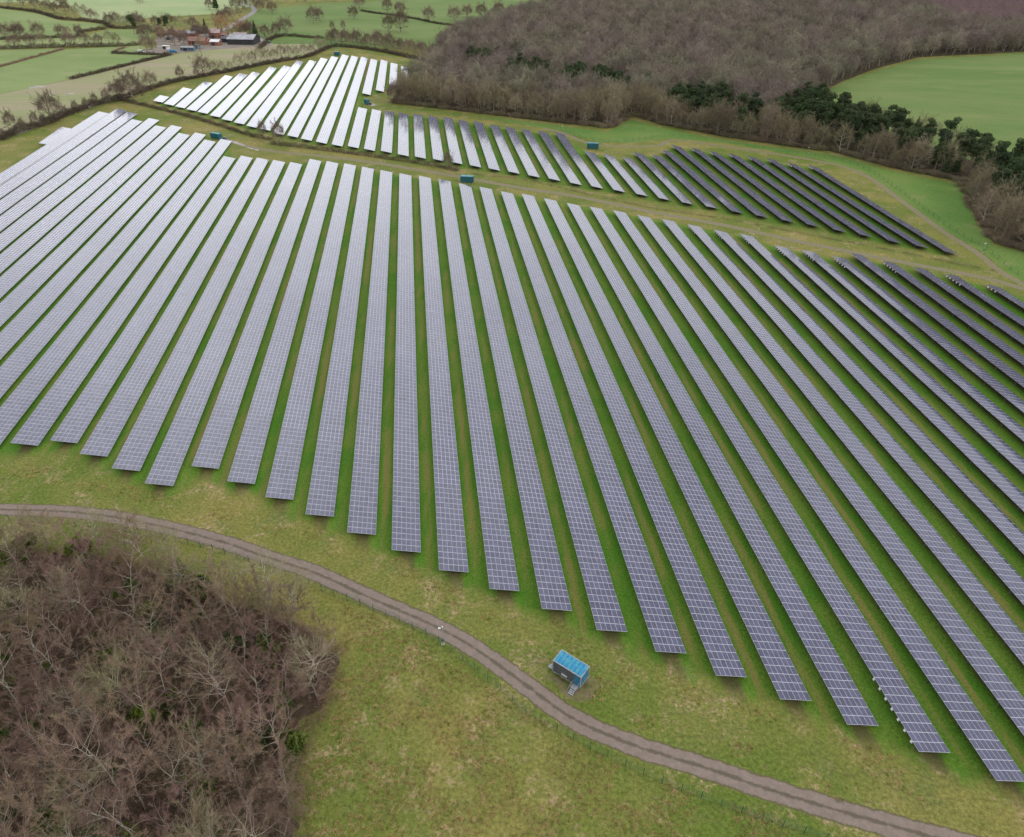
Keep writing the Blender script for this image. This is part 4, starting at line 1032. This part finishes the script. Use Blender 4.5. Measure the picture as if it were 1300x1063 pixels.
# ------------------------------------------------------------------ cabins
# near cabin: corners of its foot
fl = Vector(G(700.6, 853)); fr = Vector(G(737, 876)); dd = (fr - fl); CL = dd.length; cz = math.atan2(dd.y, dd.x)
def cabin(loc, rz, Lc, Wc, H, label, roof, side, end, detail=True, name='cabin'):
    root = empty(name, loc, rz, label=label, cat='cabin')
    a, b_ = Lc / 2, Wc / 2
    mb = MB()
    for x in (-a+.3, -a/3, a/3, a-.3):
        for y in (-b_+.25, b_-.25): mb.box(x-.18, y-.18, -.1, x+.18, y+.18, .45)
    mb.build('base', M['concrete'], root)
    mb = MB(); mb.box(-a, -b_, .45, a, b_, H, 0)
    mb.build('wall', M[end], root)
    # louvred front: standing ribs
    mb = MB(); x = -a + .12; xe = a * .52 if detail else a - .12
    mb.box(-a+.02, -b_-.03, .6, xe, -b_+.01, H-.12)
    while x < xe - .1: mb.box(x, -b_-.09, .62, x+.12, -b_-.02, H-.14); x += .27
    mb.build('side_panel', M[side], root)
    mb = MB(); t = .09
    for x in (-a, a):
        for y in (-b_, b_): mb.box(x-t, y-t, .4, x+t, y+t, H+.02)
    for y in (-b_, b_): mb.box(-a+t, y-t*.8, .40, a-t, y+t*.8, .58); mb.box(-a+t, y-t*.8, H-.1, a-t, y+t*.8, H+.05)
    for x in (-a, a): mb.box(x-t*.8, -b_+t, .40, x+t*.8, b_-t, .58); mb.box(x-t*.8, -b_+t, H-.1, x+t*.8, b_-t, H+.05)
    mb.build('edging', M['edge_grey'] if detail else M[side], root)
    mb = MB()
    mb.add([(-a+.1,-b_+.1,H+.03),(a-.1,-b_+.1,H+.03),(a-.1,b_-.1,H+.03),(-a+.1,b_-.1,H+.03),(-a+.1,0,H+.14),(a-.1,0,H+.14)], [(0,1,5,4),(2,3,4,5),(0,4,3),(1,2,5),(0,3,2,1)])
    n = 7
    for k in range(1, n):
        x = -a + k * Lc / n; mb.box(x-.015, -b_+.12, H+.05, x+.015, b_-.12, H+.16)
    mb.build('roof', M[roof], root)
    mb = MB(); mb.box(a*.56, -b_-.04, .62, a*.88, -b_+.02, H-.2); d_ = mb.build('door', M[end], root)
    mb = MB(); mb.box(a*.60, -b_-.10, 1.5, a*.63, -b_-.04, 1.75); mb.build('handle', M['edge_grey'], d_)
    if detail:
        mb = MB(); mb.box(-a*.35, -b_-.13, 1.05, a*.05, -b_-.095, 1.5); mb.build('sign', M['white'], root)
        mb = MB(); mb.box(a*.50, -b_-1.0, .50, a*.92, -b_-.12, .58)
        for k in range(3): mb.box(a*.54, -b_-1.0-.30*(k+1), .38-.14*k, a*.88, -b_-1.0-.30*k-.02, .42-.14*k)
        mb.build('steps', M['edge_grey'], root)
        mb = MB()
        for x in (a*.50, a*.92):
            for y in (-b_-.95, -b_-.2): mb.bar((x, y, .0), (x, y, 1.6), .025, 5)
            mb.bar((x, -b_-.95, 1.6), (x, -b_-.2, 1.6), .025, 5); mb.bar((x, -b_-.95, 1.1), (x, -b_-.2, 1.1), .02, 5)
            mb.bar((x, -b_-.95, 1.6), (x, -b_-1.9, .9), .025, 5); mb.bar((x, -b_-1.9, .9), (x, -b_-1.9, 0), .025, 5)
        mb.build('handrail', M['edge_grey'], root)
        mb = MB(); mb.box(-a-.9, -b_+.1, .5, -a-.12, -b_+1.1, .58); mb.box(-a-1.2, -b_+.2, .25, -a-.92, -b_+1.0, .3)
        for x in (-a-.85, -a-.2): mb.box(x-.03, -b_+.15, 0, x+.03, -b_+.21, .5); mb.box(x-.03, -b_+1.0, 0, x+.03, -b_+1.06, .5)
        mb.build('end_step', M['edge_grey'], root)
        mb = MB(); mb.box(a+.02, -b_+.35, .75, a+.06, b_-.35, H-.3); e_ = mb.build('end_door', M['wall_blue'], root)
        mb = MB(); mb.box(a+.06, -.12, 1.4, a+.10, .0, 1.7); mb.build('handle', M['edge_grey'], e_)
    return root
cc = (fl + fr) / 2 + Vector((-dd.y, dd.x)).normalized() * 1.35
cabin((cc.x, cc.y, 0), cz, CL - .3, 2.7, 3.35, 'inverter cabin with bright blue roof and steps beside the gravel track', 'roof_blue', 'louvre', 'wall_blue')
for (x0, x1, yb, rz, lab) in [(267.5, 281, 177, -.45, 'small teal cabin at the end of the near rows by a pale puddle track'),
                              (585, 601, 232.5, -.10, 'teal cabin standing at the hedge end between the two solar fields'),
                              (745.5, 759.5, 189.5, -.06, 'teal cabin with pale roof near the edge of the wood'),
                              (424.5, 431, 71, -.1, 'farthest teal cabin at the far end of the white rows'),
                              (462.5, 468.5, 133, -.9, 'small teal cabin in the gap between the white rows')]:
    c = G((x0 + x1) / 2, yb); s = ppm((x0 + x1) / 2, yb); cabin((c[0], c[1] + 1.3, 0), rz, (x1 - x0) / s, 2.6, 3.2, lab, 'teal_roof', 'teal', 'teal', False)
sheet('worn_ground', wobble([G(*q) for q in [(694,862),(716,878),(733,890),(752,884),(756,866),(742,862),(735,872),(716,866),(704,856)]], .9, 9), 0.03, M['apron'])
def transformer(x, y, rz, label):
    c = G(x, y); root = empty('transformer', (c[0], c[1], 0), rz, label=label, cat='transformer')
    mb = MB(); mb.box(-1.5,-1.2,-.1,1.5,1.2,.25); mb.build('base', M['concrete'], root)
    mb = MB(); mb.box(-1.0,-.6,.25,1.0,.6,1.7); mb.build('tank', M['louvre'], root)
    mb = MB()
    for k in range(9): x_ = -.85 + k * .21; mb.box(x_, -.95, .4, x_ + .06, -.6, 1.5)
    mb.build('radiator', M['louvre'], root)
    for k in (-.5, 0, .5): mb = MB(); mb.bar((k, 0, 1.7), (k, 0, 2.2), .09, 8, .05); mb.build('bushing', M['wall_white'], root)
transformer(286, 178, -.5, 'dark transformer beside the cabin with the pale puddle track')
transformer(470, 133.5, .3, 'dark transformer beside the cabin in the gap between white rows')

# ------------------------------------------------------------------ fences and camera poles
def fence(pxs, label, post=3.0, h=2.0, m='fence_green', wires=True):
    L = smooth_line([G(*q) for q in pxs], 6); c0 = L[len(L)//2]
    root = empty('fence', (c0.x, c0.y, 0), 0, label=label, cat='fence')
    pts = [L[0]]; acc = 0
    for a, b_ in zip(L, L[1:]):
        d = (b_ - a).length; t = 0
        while acc + d - t >= post: t += post - acc; acc = 0; pts.append(a + (b_ - a) * (t / d))
        acc += d - t
    pm = MB(); pm.box(-.05,-.05,-.2,.05,.05,h); pm = pm.mesh('post', M[m])
    for k, p in enumerate(pts[:100]): link('post', pm, root, (p.x - c0.x, p.y - c0.y, 0))
    mb = MB()
    for a, b_ in zip(pts, pts[1:]):
        A = Vector((a.x - c0.x, a.y - c0.y, 0)); Bv = Vector((b_.x - c0.x, b_.y - c0.y, 0))
        for z in (.1, .4, .7, 1.0, 1.3, 1.6, h - .06): mb.bar(A + Vector((0,0,z)), Bv + Vector((0,0,z)), .012, 3)
        if wires:
            n = 10
            for k in range(1, n): q = A + (Bv - A) * (k / n); mb.bar(q, q + Vector((0,0,h-.06)), .010, 3)
    mb.build('wire_mesh', M[m], root)
fence([(-40,661),(0,661),(53,664),(150,674),(248,694),(301,709),(360,729),(408,750),(458,769),(500,787),(542,807),(573,827),(600,849),(631,873),(669,906),(727,938),(785,968),(850,998),(950,1035),(1060,1070)], 'green wire mesh security fence following the lower side of the gravel track')
fence([(1330,371),(1290,349),(1250,317),(1205,290),(1175,268),(1145,246),(1109,221),(1078,208),(1040,200),(1000,194),(925,182),(850,174),(790,181),(740,176),(700,162),(640,156),(570,146),(510,140)], 'wire fence curving between the far solar field and the wood', post=5.0, wires=False)
def cctv(x, y, h, label, rz=0):
    c = G(x, y); root = empty('camera_pole', (c[0], c[1], 0), rz, label=label, cat='camera pole')
    mb = MB(); mb.bar((0,0,-.2),(0,0,h), .07, 8, .055); mb.build('pole', M['edge_grey'], root)
    mb = MB(); mb.box(-.3,-.3,-.05,.3,.3,.12); mb.build('base', M['concrete'], root)
    mb = MB(); mb.box(-.20,-.18,.9,.20,-.06,1.6); mb.build('control_box', M['teal'], root)
    mb = MB(); mb.bar((0,0,h-.1),(-.55,-.1,h+.05), .035, 6); mb.build('arm', M['edge_grey'], root)
    mb = MB(); mb.box(-.72,-.22,h-.10,-.28,.02,h+.10); mb.bar((-.77,-.1,h+.0),(-.71,-.1,h+.0), .07, 8); mb.build('camera_housing', M['white'], root)
    mb = MB(); mb.bar((0,.1,h),(0,.1,h+.28), .12, 8, .1); mb.build('lamp', M['white'], root)
cctv(562.5, 818, 4.6, 'camera pole with white housing beside the bend of the gravel track')
cctv(1247.5, 321, 4.0, 'camera pole standing on the grass by the round dark trees')
cctv(714, 169, 4.2, 'camera pole at the wood edge above the purple rows')
cctv(116, 143, 3.5, 'camera pole by the hedge left of the outermost near rows')
cctv(1026, 195, 3.5, 'camera pole under the trees behind the rightmost far rows')
cctv(380, 78, 4.0, 'camera pole at the far tips of the white rows')
